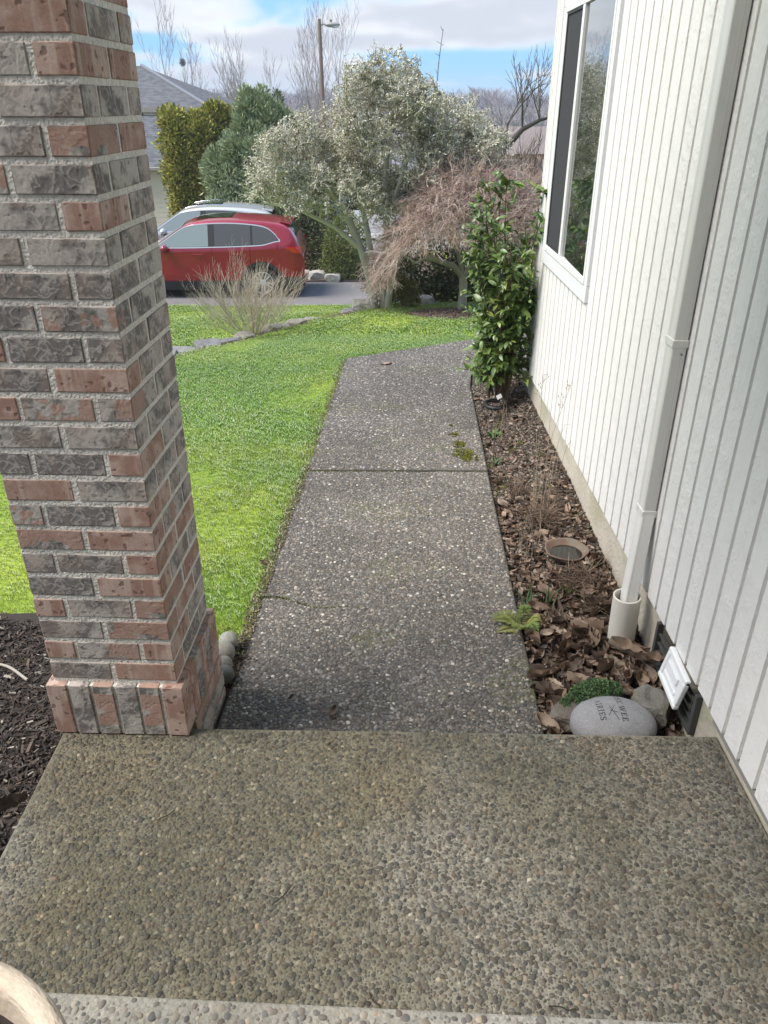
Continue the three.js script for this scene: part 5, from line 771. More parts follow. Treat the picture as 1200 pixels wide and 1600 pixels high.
// blue green pine
{
  seed(95); const cl = [[-0.2, 1.6, 0, 1.35, 0.9, 1.2], [0.35, 2.3, 0, 1.25, 0.9, 1.1], [-0.75, 2.5, 0.1, 0.75, 0.8, 0.8], [0.0, 3.2, 0, 0.95, 0.7, 0.9], [0.75, 3.0, 0, 0.75, 0.65, 0.7], [0.1, 3.75, 0, 0.55, 0.55, 0.5], [-0.15, 4.15, 0, 0.2, 0.42, 0.2], [0.25, 4.2, 0, 0.16, 0.38, 0.16], [0.55, 3.85, 0, 0.16, 0.42, 0.16], [1.1, 3.4, 0, 0.35, 0.5, 0.35], [0.85, 3.75, 0, 0.14, 0.35, 0.14], [1.35, 2.5, 0, 0.8, 0.8, 0.7], [1.5, 3.05, 0, 0.5, 0.55, 0.5], [-0.9, 1.5, 0.2, 0.7, 0.7, 0.7]];
  const sub = []; for (const c of cl) { const n = Math.max(2, Math.floor(c[3] * 60)); for (let k = 0; k < n; k++) { const d = rdir(), s = rr(0.14, 0.24); sub.push([c[0] + d[0] * c[3] * 0.85, c[1] + d[1] * c[4] * 0.85, c[2] + d[2] * c[5] * 0.85, s, s * 1.2, s]); } }
  const t = shrub('pine_tree', 'dense blue green pine tree between the hedge and the lichen tree', 'tree', -3.45, 23, sub, 230, 0.15, 0.03, [[0.27, 0.32, 0.17], [0.34, 0.39, 0.22], [0.20, 0.25, 0.135], [0.42, 0.46, 0.28]], { n: 2, mess: 0.6, up: 0.8, tree: 2.4, core: 0.35, y: terrain(-3.45, 23) - 0.3 });
{ const ib = new Bag(); sprays(ib, cl, 170, 0.2, 0.05, [[0.22, 0.27, 0.145], [0.28, 0.32, 0.18]], { deep: true, mess: 0.8 }); part('inner_foliage', ib.geo(), vc({ roughness: 0.85 }), t).userData.kind = 'stuff'; }
}
// ---------------------------------------------------------------- dark bare fruit tree on the right
{
  seed(97); const bx = 2.35, bd = 15.5, by = terrain(bx, bd);
  const t = thing('bare_fruit_tree', 'dark bare fruit tree with a cut upright limb behind the maple dome', 'tree', [bx, by, -bd]); const b = new Bag(), c = [0.075, 0.065, 0.058];
  const P = [[[-0.1, 0, 0], [-0.12, 1.5, 0], [-0.16, 2.5, 0], [-0.12, 3.25, 0]], [[-0.12, 2.85, 0], [0.15, 3.15, 0], [0.45, 3.3, 0], [0.72, 3.38, 0.1]], [[-0.1, 1.9, 0], [0.3, 2.15, 0.1], [0.65, 2.35, 0.1], [0.95, 2.55, 0.1]], [[-0.1, 1.4, 0], [0.5, 1.85, 0.2], [1.0, 2.05, 0.2]]];
  for (const p of P) { b.tube(p, p.map((_, i) => mix(0.06, 0.018, i / 3)), 6, c); const o = { wiggle: 0.2, lift: [0.1, 0.12, 0.1], levels: 2, kids: [4, 3], spread: [0.8, 0.8], shrink: [0.55, 0.5], thin: 0.6, taper: 0.45, minR: 0.006, from: 0.2, seg: 4, up: 0.35, col: () => tint([0.11, 0.09, 0.08], 0.2) }; for (let k = 0; k < 6; k++) { const q = p[1 + Math.floor(rnd() * (p.length - 1))]; grow(b, q, vnorm([rr(-0.3, 1), rr(0.3, 1.2), rr(-0.6, 0.6)]), rr(0.5, 0.9), 0.013, 0, o, []); } }
  part('trunk', b.geo(), vc(), t);
}
// ---------------------------------------------------------------- cars on the driveway
const curve = pts => s => { if (s <= pts[0][0]) return pts[0][1]; for (let i = 1; i < pts.length; i++) if (s <= pts[i][0]) { const t = (s - pts[i - 1][0]) / (pts[i][0] - pts[i - 1][0]); const a = pts[Math.max(0, i - 2)], b = pts[i - 1], c = pts[i], d = pts[Math.min(pts.length - 1, i + 1)], w = c[0] - b[0]; const m0 = (c[1] - a[1]) / (c[0] - a[0]) * w, m1 = (d[1] - b[1]) / (d[0] - b[0]) * w, t2 = t * t, t3 = t2 * t; return (2 * t3 - 3 * t2 + 1) * b[1] + (t3 - 2 * t2 + t) * m0 + (-2 * t3 + 3 * t2) * c[1] + (t3 - t2) * m1; } return pts[pts.length - 1][1]; };
const tyreM = std({ color: lin(0.018, 0.018, 0.019), roughness: 0.85 }), rimM = std({ color: lin(0.68, 0.68, 0.69), roughness: 0.4, metalness: 0.3 }), cladM = std({ color: lin(0.022, 0.022, 0.024), roughness: 0.65 }), autoGlass = phy({ color: lin(0.015, 0.02, 0.022), roughness: 0.03, ior: 2.2 }), paintedViewGlass = phy({ color: lin(0.22, 0.27, 0.28), roughness: 0.03, ior: 1.9 }), chromeM = std({ color: lin(0.75, 0.75, 0.76), roughness: 0.18, metalness: 1 }), gapM = std({ color: lin(0.01, 0.01, 0.01), roughness: 0.9 }), lampRed = phy({ color: lin(0.62, 0.012, 0.012), roughness: 0.12, clearcoat: 1 }), lampClear = phy({ color: lin(0.5, 0.52, 0.55), roughness: 0.08, clearcoat: 1 });  // front glass is opaque, with the bright see-through view painted into its colour
function car(label, x, y, z, turn, paintM, opt) {
  const LEN = 4.69, t = thing('parked_suv', label, 'car', [x, y, z], turn, 'cars parked on the driveway');
  const belt = curve([[0, 0.72], [0.12, 0.86], [0.5, 0.99], [1.0, 1.06], [1.35, 1.10], [2.2, 1.105], [3.4, 1.13], [4.2, 1.17], [4.5, 1.16], [4.62, 1.05], [4.69, 0.9]]);
  const roof = curve([[0, 0], [1.2, 0.9], [1.3, 1.07], [1.7, 1.34], [2.1, 1.575], [2.45, 1.655], [3.0, 1.685], [3.6, 1.665], [4.05, 1.62], [4.28, 1.56], [4.42, 1.46], [4.57, 1.20], [4.64, 1.05], [4.69, 0.90]]);
  const top = s => Math.max(belt(s), s > 1.2 ? roof(s) : 0);
  const wc = [0.93, 3.74], bottom = s => { let b = 0.21 + 0.05 * smooth(4.2, 4.69, s) + 0.03 * smooth(0.5, 0, s); for (const c of wc) { const q = 0.41 * 0.41 - (s - c) ** 2; if (q > 0) b = Math.max(b, 0.35 + Math.sqrt(q)); } return b; };
  const plan = s => 0.925 * (1 - 0.26 * Math.pow(clamp((0.55 - s) / 0.55), 2.2) - 0.09 * Math.pow(clamp((s - 4.25) / 0.44), 2.6));
  const wide = (s, yy) => { const b = Math.max(0.95, belt(s)); let w = plan(s) - 0.05 * clamp((0.55 - yy) / 0.35) ** 2 - 0.012 * Math.sin(clamp((yy - 0.55) / (b - 0.55)) * 3.14159); if (yy > b - 0.08) w -= 0.02 * smooth(b - 0.08, b, yy); if (yy > b) w -= (yy - b) * 0.36; return Math.max(w, 0.05); };
  // shell
  const S = 150, V = 30, C = 10, pos = [], idx = [], row = 2 * (V + C) + 1;
  for (let i = 0; i <= S; i++) { const s = LEN * i / S, b = bottom(s), tp = top(s), sh = tp - 0.05; const P = []; for (let j = 0; j < V; j++) { const yy = mix(b, sh, j / (V - 1)); P.push([wide(s, yy), yy]); } const w0 = wide(s, sh); for (let j = 1; j <= C + 1; j++) { const q = j / (C + 1), k = Math.pow(1 - q, 0.75); P.push([w0 * k * (1 - 0.02 * q), sh + 0.05 * Math.sqrt(1 - k * k) + 0.02 * (1 - k)]); } const full = [...P, ...P.slice(0, -1).reverse().map(([w, h]) => [-w, h])]; for (const [w, h] of full) pos.push(s - LEN / 2, h, w); }
  const per = 2 * (V + C + 1) - 1; for (let i = 0; i < S; i++) for (let j = 0; j < per - 1; j++) { const a = i * per + j; idx.push(a, a + 1, a + per, a + 1, a + per + 1, a + per); }
  for (const [i, f] of [[0, 0], [S, 1]]) for (let j = 1; j < per - 1; j++) { const a = i * per; f ? idx.push(a, a + j + 1, a + j) : idx.push(a, a + j, a + j + 1); }
  for (let k = 0; k < idx.length; k += 3) { const q = idx[k + 1]; idx[k + 1] = idx[k + 2]; idx[k + 2] = q; }
  const bg = new THREE.BufferGeometry(); bg.setAttribute('position', new THREE.Float32BufferAttribute(pos, 3)); bg.setIndex(idx); bg.computeVertexNormals();
  paintM.side = THREE.DoubleSide; part('body', bg, paintM, t);
  part('underbody', box(-LEN / 2 + 0.35, LEN / 2 - 0.3, 0.22, 0.95, -0.66, 0.66), gapM, t);
  // a patch laid on the flank
  const patch = (s0, s1, fb, ft, off, side, n = 18, m = 6) => { const p = [], id = []; for (let i = 0; i <= n; i++) { const s = mix(s0, s1, i / n), a = fb(s), b = Math.max(a, ft(s)); for (let j = 0; j <= m; j++) { const yy = mix(a, b, j / m); p.push(s - LEN / 2, yy, side * (wide(s, yy) + off)); } } for (let i = 0; i < n; i++) for (let j = 0; j < m; j++) { const a = i * (m + 1) + j; side > 0 ? id.push(a, a + m + 1, a + 1, a + 1, a + m + 1, a + m + 2) : id.push(a, a + 1, a + m + 1, a + 1, a + m + 2, a + m + 1); } const g = new THREE.BufferGeometry(); g.setAttribute('position', new THREE.Float32BufferAttribute(p, 3)); g.setIndex(id); g.computeVertexNormals(); return g; };
  const dloB = s => belt(s) + 0.022 + 0.06 * smooth(3.75, 4.15, s), dloT = s => Math.min(curve([[1.42, 1.12], [1.75, 1.33], [2.05, 1.495], [2.4, 1.565], [3.0, 1.59], [3.6, 1.555], [3.9, 1.49], [4.08, 1.36], [4.16, 1.25]])(s), roof(s) - 0.06);
  for (const sd of [1, -1]) {
    part('window_trim', patch(1.40, 4.18, s => dloB(s) - 0.022, s => dloT(s) + 0.022, 0.002, sd, 60), chromeM, t);
    part('pillar_trim', patch(1.43, 4.15, s => dloB(s), s => dloT(s), 0.004, sd, 60), cladM, t);
    part('side_window', patch(1.47, 2.60, s => dloB(s) + 0.006, s => dloT(s) - 0.006, 0.0065, sd, 30), paintedViewGlass, t);
    part('side_window', patch(2.74, 3.53, s => dloB(s) + 0.006, s => dloT(s) - 0.006, 0.0065, sd, 20), autoGlass, t);
    part('side_window', patch(3.58, 4.12, s => dloB(s) + 0.008, s => dloT(s) - 0.008, 0.0065, sd, 20), autoGlass, t);
    part('sill_cladding', patch(1.36, 3.31, s => bottom(s) - 0.005, () => 0.40, 0.004, sd), cladM, t);
    part('bumper_cladding', patch(4.14, 4.68, s => bottom(s) - 0.005, s => 0.47 + 0.03 * (s - 4.14), 0.004, sd), cladM, t);
    part('bumper_cladding', patch(0.02, 0.50, s => bottom(s) - 0.005, () => 0.42, 0.004, sd), cladM, t);
    for (const c of wc) { const n = 36, p = [], id = []; for (let i = 0; i <= n; i++) { const an = Math.PI * (-0.09 + 1.18 * i / n); for (const r of [0.402, 0.47]) { const s = c + Math.cos(an) * r, yy = 0.35 + Math.sin(an) * r; p.push(s - LEN / 2, yy, sd * (wide(s, yy) + 0.010)); } } for (let i = 0; i < n; i++) { const a = 2 * i; sd > 0 ? id.push(a, a + 1, a + 2, a + 1, a + 3, a + 2) : id.push(a, a + 2, a + 1, a + 1, a + 2, a + 3); } const g = new THREE.BufferGeometry(); g.setAttribute('position', new THREE.Float32BufferAttribute(p, 3)); g.setIndex(id); g.computeVertexNormals(); part('wheel_arch', g, std({ color: lin(0.022, 0.022, 0.024), roughness: 0.65, side: THREE.DoubleSide }), t); }
    for (const s0 of [1.38, 2.665, 3.50]) part('door_seam', patch(s0, s0 + 0.009, s => 0.41, s => belt(s) - 0.004, 0.0025, sd, 1, 10), gapM, t);
    part('door_seam', patch(1.38, 3.5, () => 0.405, () => 0.413, 0.0025, sd, 30, 1), gapM, t);
    for (const s0 of [2.36, 3.22]) { const h = rbox(-0.11, 0.11, -0.014, 0.014, -0.012, 0.018, 0.008, 2); const m = part('door_handle', h, paintM, t); m.position.set(s0 - LEN / 2, 0.97, sd * (wide(s0, 0.97) + 0.012)); }
    part('tail_light', patch(4.30, 4.63, s => 0.99 + 0.09 * smooth(4.5, 4.30, s), s => 1.12 + 0.02 * (s - 4.30), 0.008, sd), lampRed, t);
    part('headlight', patch(0.06, 0.55, s => 0.70 + 0.05 * s, s => 0.79 + 0.1 * s, 0.006, sd), lampClear, t);
    // mirror
    const mg = new THREE.SphereGeometry(1, 18, 12); mg.scale(0.075, 0.075, 0.11); const mm = part('mirror', mg, opt.mirror || paintM, t); mm.position.set(1.66 - LEN / 2, 1.12, sd * 1.02); const foot = part('mirror_foot', rbox(-0.06, 0.05, -0.05, -0.01, -0.12, 0.05, 0.012, 2), cladM, mm); foot.position.set(0, -0.035, -sd * 0.03);
    // wheels
    for (const c of wc) {
      const w = new THREE.Group(); w.name = 'wheel'; w.position.set(c - LEN / 2, 0.35, sd * 0.80); if (sd < 0) w.rotation.y = Math.PI; t.add(w);
      const tp = [[0.235, -0.10], [0.30, -0.108], [0.335, -0.098], [0.35, -0.07], [0.35, 0.07], [0.335, 0.098], [0.30, 0.108], [0.245, 0.10], [0.235, 0.08]].map(([a, b]) => new THREE.Vector2(a, b)); const tg = new THREE.LatheGeometry(tp, 40); tg.rotateX(Math.PI / 2); part('tyre', tg, tyreM, w);
      const sp = []; for (let k = 0; k < 10; k++) { const g = rbox(0.04, 0.235, -0.013, 0.013, 0.055, 0.082, 0.004); g.rotateZ(k / 10 * 6.28318 + (k % 2 ? 0.1 : -0.1)); sp.push(g); } const ring = new THREE.TorusGeometry(0.232, 0.012, 8, 40); ring.translate(0, 0, 0.088); const hub = new THREE.CylinderGeometry(0.055, 0.06, 0.03, 20); hub.rotateX(Math.PI / 2); hub.translate(0, 0, 0.075); part('rim', merge([...sp, boxUV(ring), boxUV(hub)]), rimM, w);
      const disc = new THREE.CylinderGeometry(0.225, 0.225, 0.01, 32); disc.rotateX(Math.PI / 2); disc.translate(0, 0, 0.0); part('brake_disc', disc, std({ color: lin(0.05, 0.05, 0.05), roughness: 0.6, metalness: 0.5 }), w);
    }
    if (opt.rails) { const q = []; for (let i = 0; i <= 10; i++) { const s = mix(2.2, 4.1, i / 10); q.push(new THREE.Vector3(s - LEN / 2, roof(s) + 0.022, sd * 0.60)); } part('roof_rail', new THREE.TubeGeometry(new THREE.CatmullRomCurve3(q), 24, 0.014, 6), chromeM, t); }
  }
  // windscreen, sunroof, rear glass laid on the top of the shell
  const lid = (s0, s1, hw, m, name, off) => { const n = 14, k = 12, p = [], id = []; for (let i = 0; i <= n; i++) { const s = mix(s0, s1, i / n), tp = top(s), w0 = wide(s, tp - 0.05); for (let j = 0; j <= k; j++) { const q = mix(-hw, hw, j / k), r = Math.abs(q); p.push(s - LEN / 2, tp - 0.05 + 0.05 * Math.sqrt(1 - r * r) + 0.02 * (1 - r) + off, q * w0 * (1 - 0.02 * (1 - r))); } } for (let i = 0; i < n; i++) for (let j = 0; j < k; j++) { const a = i * (k + 1) + j; id.push(a, a + 1, a + k + 1, a + 1, a + k + 2, a + k + 1); } const g = new THREE.BufferGeometry(); g.setAttribute('position', new THREE.Float32BufferAttribute(p, 3)); g.setIndex(id); g.computeVertexNormals(); part(name, g, m, t); };
  lid(1.30, 2.02, 0.90, paintedViewGlass, 'windscreen', 0.008); lid(2.3, 3.1, 0.6, autoGlass, 'sunroof', 0.006); lid(4.36, 4.52, 0.7, autoGlass, 'rear_window', 0.008);
  const sp = rbox(-0.14, 0.12, -0.02, 0.02, -0.58, 0.58, 0.015, 2); const sm = part('spoiler', sp, paintM, t); sm.position.set(4.30 - LEN / 2, 1.575, 0); sm.rotation.z = -0.2;
  return t;
}
const redPaint = phy({ color: lin(0.30, 0.007, 0.030), roughness: 0.35, metalness: 0.25, clearcoat: 1, clearcoatRoughness: 0.04 }), silverPaint = phy({ color: lin(0.66, 0.66, 0.655), roughness: 0.3, metalness: 0.35, clearcoat: 1, clearcoatRoughness: 0.04 });
car('red sport utility car parked side on behind the bare shrub', -4.15, -2.115, -18.55, 0.03, redPaint, { mirror: redPaint });
car('silver sport utility car parked behind the red one', -4.95, -2.19, -21.6, 0.02, silverPaint, { rails: true });
// ---------------------------------------------------------------- driveway, street and what lies beyond
{
  const asph = (a, b, s) => std({ map: rep(colorTex(512, 512, (u, v) => { const f = vnoise(u * 256, v * 256, s, 256), n = fbm(u * 7, v * 7, s + 3, 4, 7); return mix3(a, b, clamp(0.2 + 0.5 * n + 0.35 * (f - 0.5))); }), 0.5), roughness: 0.93 });
  const sheet = (name, x0, x1, d0, d1, off, m, label) => { const g = new THREE.PlaneGeometry(x1 - x0, d1 - d0, 40, 30); g.rotateX(-Math.PI / 2); g.translate((x0 + x1) / 2, 0, -(d0 + d1) / 2); const p = g.attributes.position; for (let i = 0; i < p.count; i++) { const x = p.getX(i), d = -p.getZ(i) + (i < 41 * 31 && d0 < 18 ? 0.05 * x * (1 - (-p.getZ(i) - d0) / (d1 - d0)) : 0); p.setXYZ(i, x, terrain(x, d) + off, -d); } g.computeVertexNormals(); return structure(name, boxUV(g), m, label); };
  sheet('driveway', -16, 1.2, 16.9, 25.2, 0.03, asph([0.14, 0.13, 0.128], [0.24, 0.225, 0.22], 3), 'pale asphalt driveway under the cars');
  sheet('street', -60, 60, 29, 37, 0.03, asph([0.19, 0.18, 0.18], [0.30, 0.29, 0.29], 13), 'grey street beyond the front gardens');
  sheet('street', -1.4, 4.5, 25.2, 29.0, 0.034, asph([0.22, 0.21, 0.21], [0.32, 0.31, 0.31], 15), 'paved apron joining driveway and street');
  sheet('pavement', -60, 60, 27.4, 28.8, 0.10, asph([0.36, 0.35, 0.33], [0.46, 0.44, 0.42], 23), 'concrete pavement along the street');
}
{ const g = new THREE.PlaneGeometry(4.6, 4.4, 12, 12); g.rotateX(-Math.PI / 2); const p = g.attributes.position; for (let i = 0; i < p.count; i++) { const x = p.getX(i) - 0.5, d = -p.getZ(i) + 22.0; p.setXYZ(i, x, terrain(x, d) + 0.045 + 0.03 * fbm(x * 3, d * 3, 7, 2), -d); } g.computeVertexNormals(); structure('shrub_bed', boxUV(g), std({ color: lin(0.13, 0.095, 0.07), roughness: 1 }), 'brown earth bed beyond the driveway'); }
// neighbour's house: cream lap siding, grey shingle roofs
{
  const h = thing('neighbour_house', 'cream sided house with grey shingle hip roof behind the pillar', 'house');
  const sh = std({ map: rep(colorTex(512, 512, (u, v) => { const r = Math.floor(v * 32), o = (r % 2) * 0.5, c = hash2(Math.floor(u * 24 + o), r, 3), e = (v * 32) % 1, s = (u * 24 + o) % 1, f = vnoise(u * 200, v * 200, 5, 200); const k = 0.75 + 0.5 * c - (e < 0.12 ? 0.35 : 0) - (s < 0.06 ? 0.2 : 0) + 0.25 * (f - 0.5); return [0.115 * k, 0.12 * k, 0.13 * k]; }), 0.22), bumpMap: rep(dataTex(256, 256, (u, v) => 1 - ((v * 32) % 1)), 0.22), bumpScale: 0.02, roughness: 0.95 });
  const cream = std({ color: lin(0.66, 0.60, 0.47), roughness: 0.7 }), fascia = std({ color: lin(0.36, 0.31, 0.27), roughness: 0.7 }), brown = std({ color: lin(0.33, 0.27, 0.23), roughness: 0.75 });
  const poly = (tris, uvf) => { const g = new THREE.BufferGeometry(); g.setAttribute('position', new THREE.Float32BufferAttribute(tris.flat(), 3)); g.computeVertexNormals(); const p = g.attributes.position, n = g.attributes.normal, uv = []; for (let i = 0; i < p.count; i++) { const nn = [n.getX(i), n.getY(i), n.getZ(i)], a = vnorm(vcross([0, 1, 0], nn)), b = vcross(nn, a), P = [p.getX(i), p.getY(i), p.getZ(i)]; uv.push(vdot(P, a), vdot(P, b)); } g.setAttribute('uv', new THREE.Float32BufferAttribute(uv, 2)); return g; };
  // upper block with hip roof
  const A = [-16, 1.70, -31.4], B = [-6.35, 1.70, -31.4], C = [-6.35, 1.70, -40.6], D = [-16, 1.70, -40.6], R1 = [-12, 3.15, -36], R2 = [-9.84, 3.15, -36];
  part('hip_roof', poly([A, B, R2, A, R2, R1, B, C, R2, C, D, R1, C, R1, R2, D, A, R1]), sh, h);
  const ridge = new Bag(); ridge.tube([R2, B].map(p => [p[0], p[1] + 0.02, p[2]]), [0.07, 0.07], 5, [1, 1, 1]); part('hip_cap', ridge.geo(), std({ color: lin(0.19, 0.20, 0.23), roughness: 0.95 }), h);
  part('fascia', merge([box(-16, -6.3, 1.52, 1.69, -31.42, -31.36), box(-6.39, -6.33, 1.52, 1.69, -40.6, -31.43), box(-15.9, -6.4, 1.50, 1.52, -40.5, -31.44)]), fascia, h);
  part('upper_wall', box(-15.6, -6.9, -2.4, 1.5, -40.2, -31.9), brown, h);
  part('soffit_return', box(-8.75, -7.95, 1.22, 1.49, -31.89, -31.45), cream, h);
  // lower wing with its own roof slope towards us
  part('wing_roof', poly([[-16, -0.08, -27.9], [-6.75, -0.08, -27.9], [-6.75, 1.46, -31.5], [-16, -0.08, -27.9], [-6.75, 1.46, -31.5], [-16, 1.46, -31.5]]), sh, h);
  part('gutter', rbox(-16, -6.72, -0.17, -0.06, -27.95, -27.84, 0.02), fascia, h);
  const wing = part('wing_wall', box(-15.8, -6.93, -2.5, -0.17, -31.4, -28.24), cream, h);
  const bg = new THREE.BoxGeometry(8.87, 0.17, 0.014); bg.rotateX(-0.055); const lap = boxUV(bg); for (let k = 0; k < 14; k++) { const m = part('siding_board', lap, cream, wing); m.position.set(-11.365, -2.38 + k * 0.16, -28.228); }
}
// street lamp
{
  const l = thing('street_lamp', 'tall weathered brown street lamp pole with a small cobra head', 'street lamp', [-2.72, terrain(-2.7, 39.5), -39.5]); const top = 5.05 - terrain(-2.7, 39.5);
  const pg = new THREE.CylinderGeometry(0.075, 0.13, top, 10); pg.translate(0, top / 2, 0); const m = std({ color: lin(0.23, 0.17, 0.14), roughness: 0.85 }); part('pole', pg, m, l); l.rotation.z = 0.012;
  const arm = new THREE.TubeGeometry(new THREE.CatmullRomCurve3([new THREE.Vector3(0, top - 0.25, 0), new THREE.Vector3(0.2, top - 0.2, 0), new THREE.Vector3(0.4, top - 0.22, 0)]), 8, 0.035, 6); part('arm', arm, std({ color: lin(0.3, 0.29, 0.28), roughness: 0.6 }), l);
  const hd = new THREE.SphereGeometry(1, 16, 10); hd.scale(0.34, 0.10, 0.14); hd.translate(0.56, top - 0.22, 0); part('lamp_head', hd, std({ color: lin(0.32, 0.31, 0.30), roughness: 0.5 }), l); part('lens', (() => { const g = new THREE.SphereGeometry(1, 12, 8); g.scale(0.2, 0.07, 0.11); g.translate(0.66, top - 0.28, 0); return g; })(), phy({ color: lin(0.75, 0.75, 0.72), roughness: 0.2 }), l); part('photocell', (() => { const g = new THREE.CylinderGeometry(0.05, 0.05, 0.12, 8); g.translate(0.5, top - 0.09, 0); return g; })(), m, l);
}
// tall bare trees against the sky
function bareTree(name, label, x, d, h, sp, sd, col, o2 = {}, group) {
  seed(sd); const y = terrain(x, d), t = thing(name, label, 'tree', [x, y, -d], 0, group), b = new Bag(); const n = o2.stems || 3, tips = [];
  const o = { wiggle: 0.10, lift: [0.10, 0.12, 0.08, 0.05], levels: 3, kids: o2.kids || [9, 5, 4], spread: [0.55, 0.6, 0.65], shrink: [0.38, 0.5, 0.5], thin: 0.45, taper: 0.25, minR: o2.minR || 0.013, from: 0.25, seg: 5, up: 0.25, col: () => tint(col, 0.2) };
  for (let k = 0; k < n; k++) { const a = rr(0, 6.28), l = k ? sp : 0.05; grow(b, [Math.cos(a) * 0.1, 0, Math.sin(a) * 0.1], vnorm([Math.cos(a) * l, 1, Math.sin(a) * l * 0.6]), h * (k ? rr(0.7, 0.9) : 0.92), 0.011 * h, 0, o, tips); }
  part('trunk', b.geo(), vc(), t); bareTree.tips = tips.map(e => vadd(e[0], [x, y, -d])); return t;
}
const gb = [0.30, 0.27, 0.26];
bareTree('bare_tree', 'slender bare tree rising behind the neighbouring roof, with a bird nest', -15.3, 66, 9.3, 0.12, 201, gb, { stems: 2, minR: 0.014, kids: [9, 4, 3] });
const nestAt = bareTree.tips.reduce((a, p) => Math.hypot(p[0] + 15.1, p[1] - 4.5) < Math.hypot(a[0] + 15.1, a[1] - 4.5) ? p : a);
bareTree('bare_tree', 'round crowned bare tree behind the pine', -10.4, 66, 7.6, 0.5, 202, gb, { stems: 5, minR: 0.014, kids: [8, 4, 3] });
bareTree('bare_tree', 'tall bare tree right behind the street lamp', -4.6, 66, 9.4, 0.28, 203, gb, { stems: 5, minR: 0.014, kids: [8, 5, 3] });
bareTree('bare_tree', 'small bare tree right of the round crowned one, low behind the pine', -9.0, 62, 3.2, 0.6, 204, [0.36, 0.30, 0.27], { stems: 6, minR: 0.02 });
bareTree('bare_tree', 'low pinkish bare tree beside the street lamp pole', -3.8, 55, 3.0, 0.7, 205, [0.40, 0.31, 0.28], { stems: 6, minR: 0.02 });
{ seed(206); const b = new Bag(); for (let k = 0; k < 90; k++) { const d = rdir(); b.tube([vadd([0, 0, 0], d, 0.1), vadd(vadd([0, 0, 0], d, 0.1), across(d), 0.25)], [0.02, 0.015], 3, [0.16, 0.13, 0.11]); } const nst = solo('bird_nest', b.geo(), vc(), 'dark round nest high in the slender bare tree', 'nest'); nst.position.set(...nestAt); }
{ seed(207); for (const [x, d, s, c, l] of [[-5.15, 42, 0.7, [[0.14, 0.17, 0.08], [0.19, 0.21, 0.11]], 'pointed olive conifer top just right of the pine'], [-6.6, 43, 0.9, [[0.30, 0.20, 0.13], [0.36, 0.26, 0.17]], 'russet shrub crown peeping over the pine']]) shrub('garden_conifer', l, 'tree', x, d, [[0, 2.2, 0, s, 1.6, s], [0, 3.6, 0, s * 0.6, 1, s * 0.6], [0, 4.5 * (s < 0.8 ? 1.02 : 0.93), 0, s * 0.3, 0.6, s * 0.3]], 120, 0.22, 0.08, c, { tree: 2, mess: 0.8 }); }
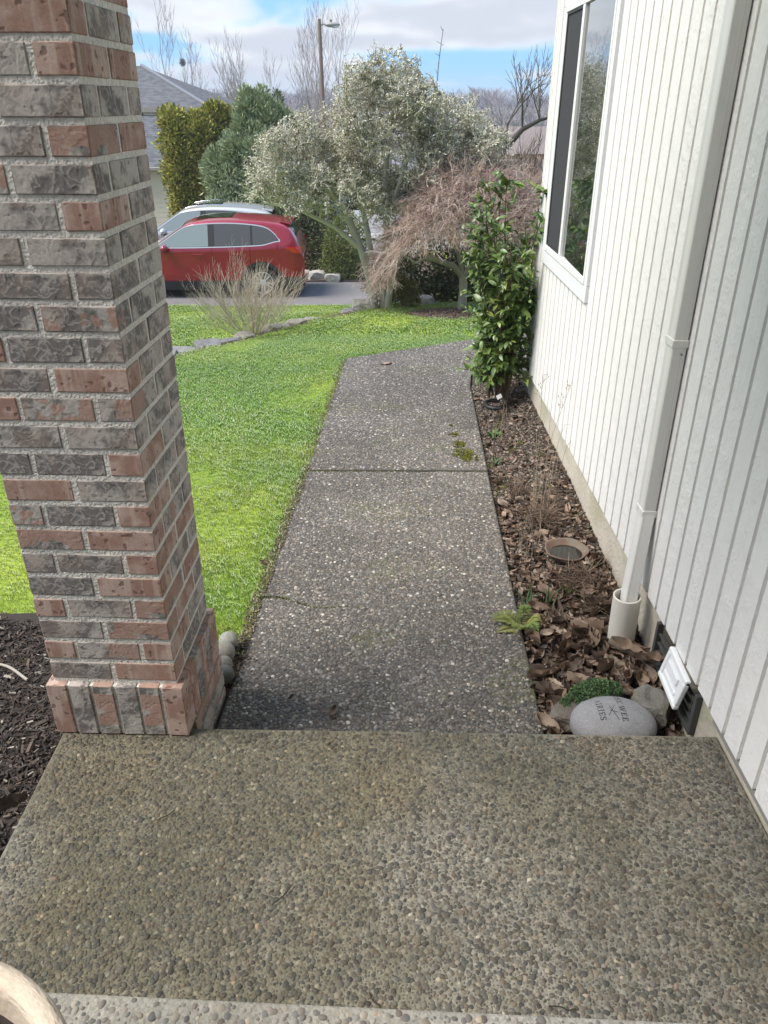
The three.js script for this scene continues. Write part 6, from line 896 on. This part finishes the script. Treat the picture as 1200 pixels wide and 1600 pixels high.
// mid distance: leafless thicket, low houses and hedges across the street
{
  const houseFar = (label, x, d, w, dep, wallH, roofH, wallC, roofC, sd) => { const y = terrain(x, d), h = thing('far_house', label, 'house', [x, y, -d]); const wm = std({ color: lin(...wallC), roughness: 0.8 }), rm = std({ color: lin(...roofC), roughness: 0.9 }); const wall = part('wall', box(-w / 2, w / 2, -0.5, wallH, -dep / 2, dep / 2), wm, h); const s = new THREE.Shape([new THREE.Vector2(-dep / 2 - 0.4, 0), new THREE.Vector2(dep / 2 + 0.4, 0), new THREE.Vector2(0, roofH)]); const g = new THREE.ExtrudeGeometry(s, { depth: w + 0.6, bevelEnabled: false }); g.rotateY(Math.PI / 2); g.translate(-w / 2 - 0.3, wallH + 0.005, 0); part('roof', g, rm, h); seed(sd); for (let k = 0; k < 3; k++) { const X = -w * 0.33 + k * w * 0.33; const f = part('window_frame', rbox(X - 0.6, X + 0.6, wallH * 0.4, wallH * 0.4 + 1.1, dep / 2 - 0.02, dep / 2 + 0.04, 0.01), std({ color: lin(0.75, 0.75, 0.73), roughness: 0.5 }), h); part('pane', box(X - 0.5, X + 0.5, wallH * 0.4 + 0.1, wallH * 0.4 + 1.0, dep / 2 + 0.041, dep / 2 + 0.05), autoGlass, f); } return h; };
  houseFar('low house with an orange brown gable and white windows beyond the maple', 11.6, 62, 9, 7, 2.4, 1.6, [0.42, 0.20, 0.12], [0.22, 0.18, 0.17], 1);
  houseFar('pale grey house glimpsed through the lichen tree', 0.2, 47, 7, 6, 1.7, 0.9, [0.62, 0.63, 0.66], [0.20, 0.20, 0.22], 2);
  houseFar('tan house low behind the right side of the lichen tree', 6.2, 70, 7, 7, 1.8, 1.2, [0.50, 0.40, 0.32], [0.27, 0.24, 0.23], 3);
  seed(211);
  for (const [x, d, w, l] of [[0.6, 39.5, 1.6, 'dark hedge across the street, behind the white trunk'], [-3.0, 40.5, 1.8, 'dark evergreen hedge across the street, left of the lamp'], [3.6, 41, 1.5, 'brown green hedge across the street, right of the white trunk']]) shrub('street_hedge', l, 'hedge', x, d, [[-w * 0.6, 0.7, 0, w * 0.7, 0.9, 0.8], [w * 0.5, 0.8, 0, w * 0.7, 1.0, 0.8], [0, 1.1, 0, w * 0.6, 0.8, 0.7]], 130, 0.2, 0.08, [[0.07, 0.085, 0.045], [0.10, 0.11, 0.06], [0.05, 0.06, 0.035]], { mess: 0.8 });
  for (const [x, d, l] of [[-0.35, 37.8, 'low yellow green mound beside the street, left of two'], [0.55, 37.9, 'low yellow green mound beside the street, right of two']]) shrub('low_mound', l, 'shrub', x, d, [[0, 0.15, 0, 0.45, 0.28, 0.35]], 300, 0.1, 0.05, [[0.2, 0.24, 0.07]], {});
  // small white sign on a stake by the street
  const sg = thing('yard_sign', 'tiny white sign on a stake beside the street', 'sign', [-0.95, terrain(-0.95, 29.5) + 0.05, -28.9]); part('stake', box(-0.012, 0.012, 0, 0.7, -0.01, 0.01), std({ color: lin(0.3, 0.3, 0.3) }), sg); part('board', rbox(-0.13, 0.13, 0.55, 0.82, 0.012, 0.02, 0.004), std({ color: lin(0.85, 0.85, 0.85), roughness: 0.5 }), sg);
  // thicket of bare saplings right of the maple, and the far wood on the hillside: nobody could count the stems
  const fan = (n, h, w, r, col, sd) => { seed(sd); const b = new Bag(); const o = { wiggle: 0.14, lift: [0.1, 0.1, 0.08], levels: 2, kids: [7, 5], spread: [0.6, 0.65], shrink: [0.42, 0.48], thin: 0.5, taper: 0.3, minR: r, from: 0.2, seg: 4, up: 0.25, col: () => tint(col, 0.25) }; for (let k = 0; k < n; k++) { const a = rr(0, 6.28); grow(b, [rr(-w, w), 0, rr(-w, w)], vnorm([Math.cos(a) * 0.35, 1, Math.sin(a) * 0.35]), h * rr(0.6, 1), r * 3.2, 0, o, []); } return b.geo(); };
  const f1 = fan(4, 3.0, 0.8, 0.008, [0.40, 0.34, 0.31], 221), f2 = fan(4, 7, 2, 0.03, [0.33, 0.29, 0.28], 223), f3 = fan(4, 9, 3, 0.06, [0.30, 0.28, 0.29], 225); const m = vc();
  seed(231); let q = [], c = [];
  for (let k = 0; k < 60; k++) { const d = rr(17, 27), x = rr(2.4, 7.5); q.push(M4(x, terrain(x, d), -d, 0, rr(0, 6.28), 0, 1, rr(0.6, 0.95), 1)); c.push(tint([1, 0.95, 0.92], 0.2)); }
  tag(mass('bare_thicket', f1, m, q, c), 'grey brown leafless thicket between the maple and the house wall', 'thicket');
  q = []; c = []; for (let k = 0; k < 260; k++) { const d = rr(75, 150), x = rr(-0.75, 0.75) * d; q.push(M4(x, terrain(x, d), -d, 0, rr(0, 6.28), 0, 1, rr(0.3, 0.5), 1)); c.push(tint([1, 0.97, 0.97], 0.2)); }
  tag(mass('bare_wood', f2, m, q, c), 'leafless wood in the valley beyond the houses', 'wood');
  q = []; c = []; for (let k = 0; k < 900; k++) { const d = rr(170, 330), x = rr(-0.7, 0.7) * d; q.push(M4(x, terrain(x, d) - 1, -d, 0, rr(0, 6.28), 0, 1.2, rr(0.35, 0.6), 1.2)); c.push(tint([1, 0.98, 1], 0.2)); }
  tag(mass('hillside_wood', f3, m, q, c), 'hazy grey leafless wood covering the far hillside', 'wood');
}
scene.traverse(o => { if (o.isMesh) { o.castShadow = true; o.receiveShadow = true; } });
renderer.render(scene, camera);
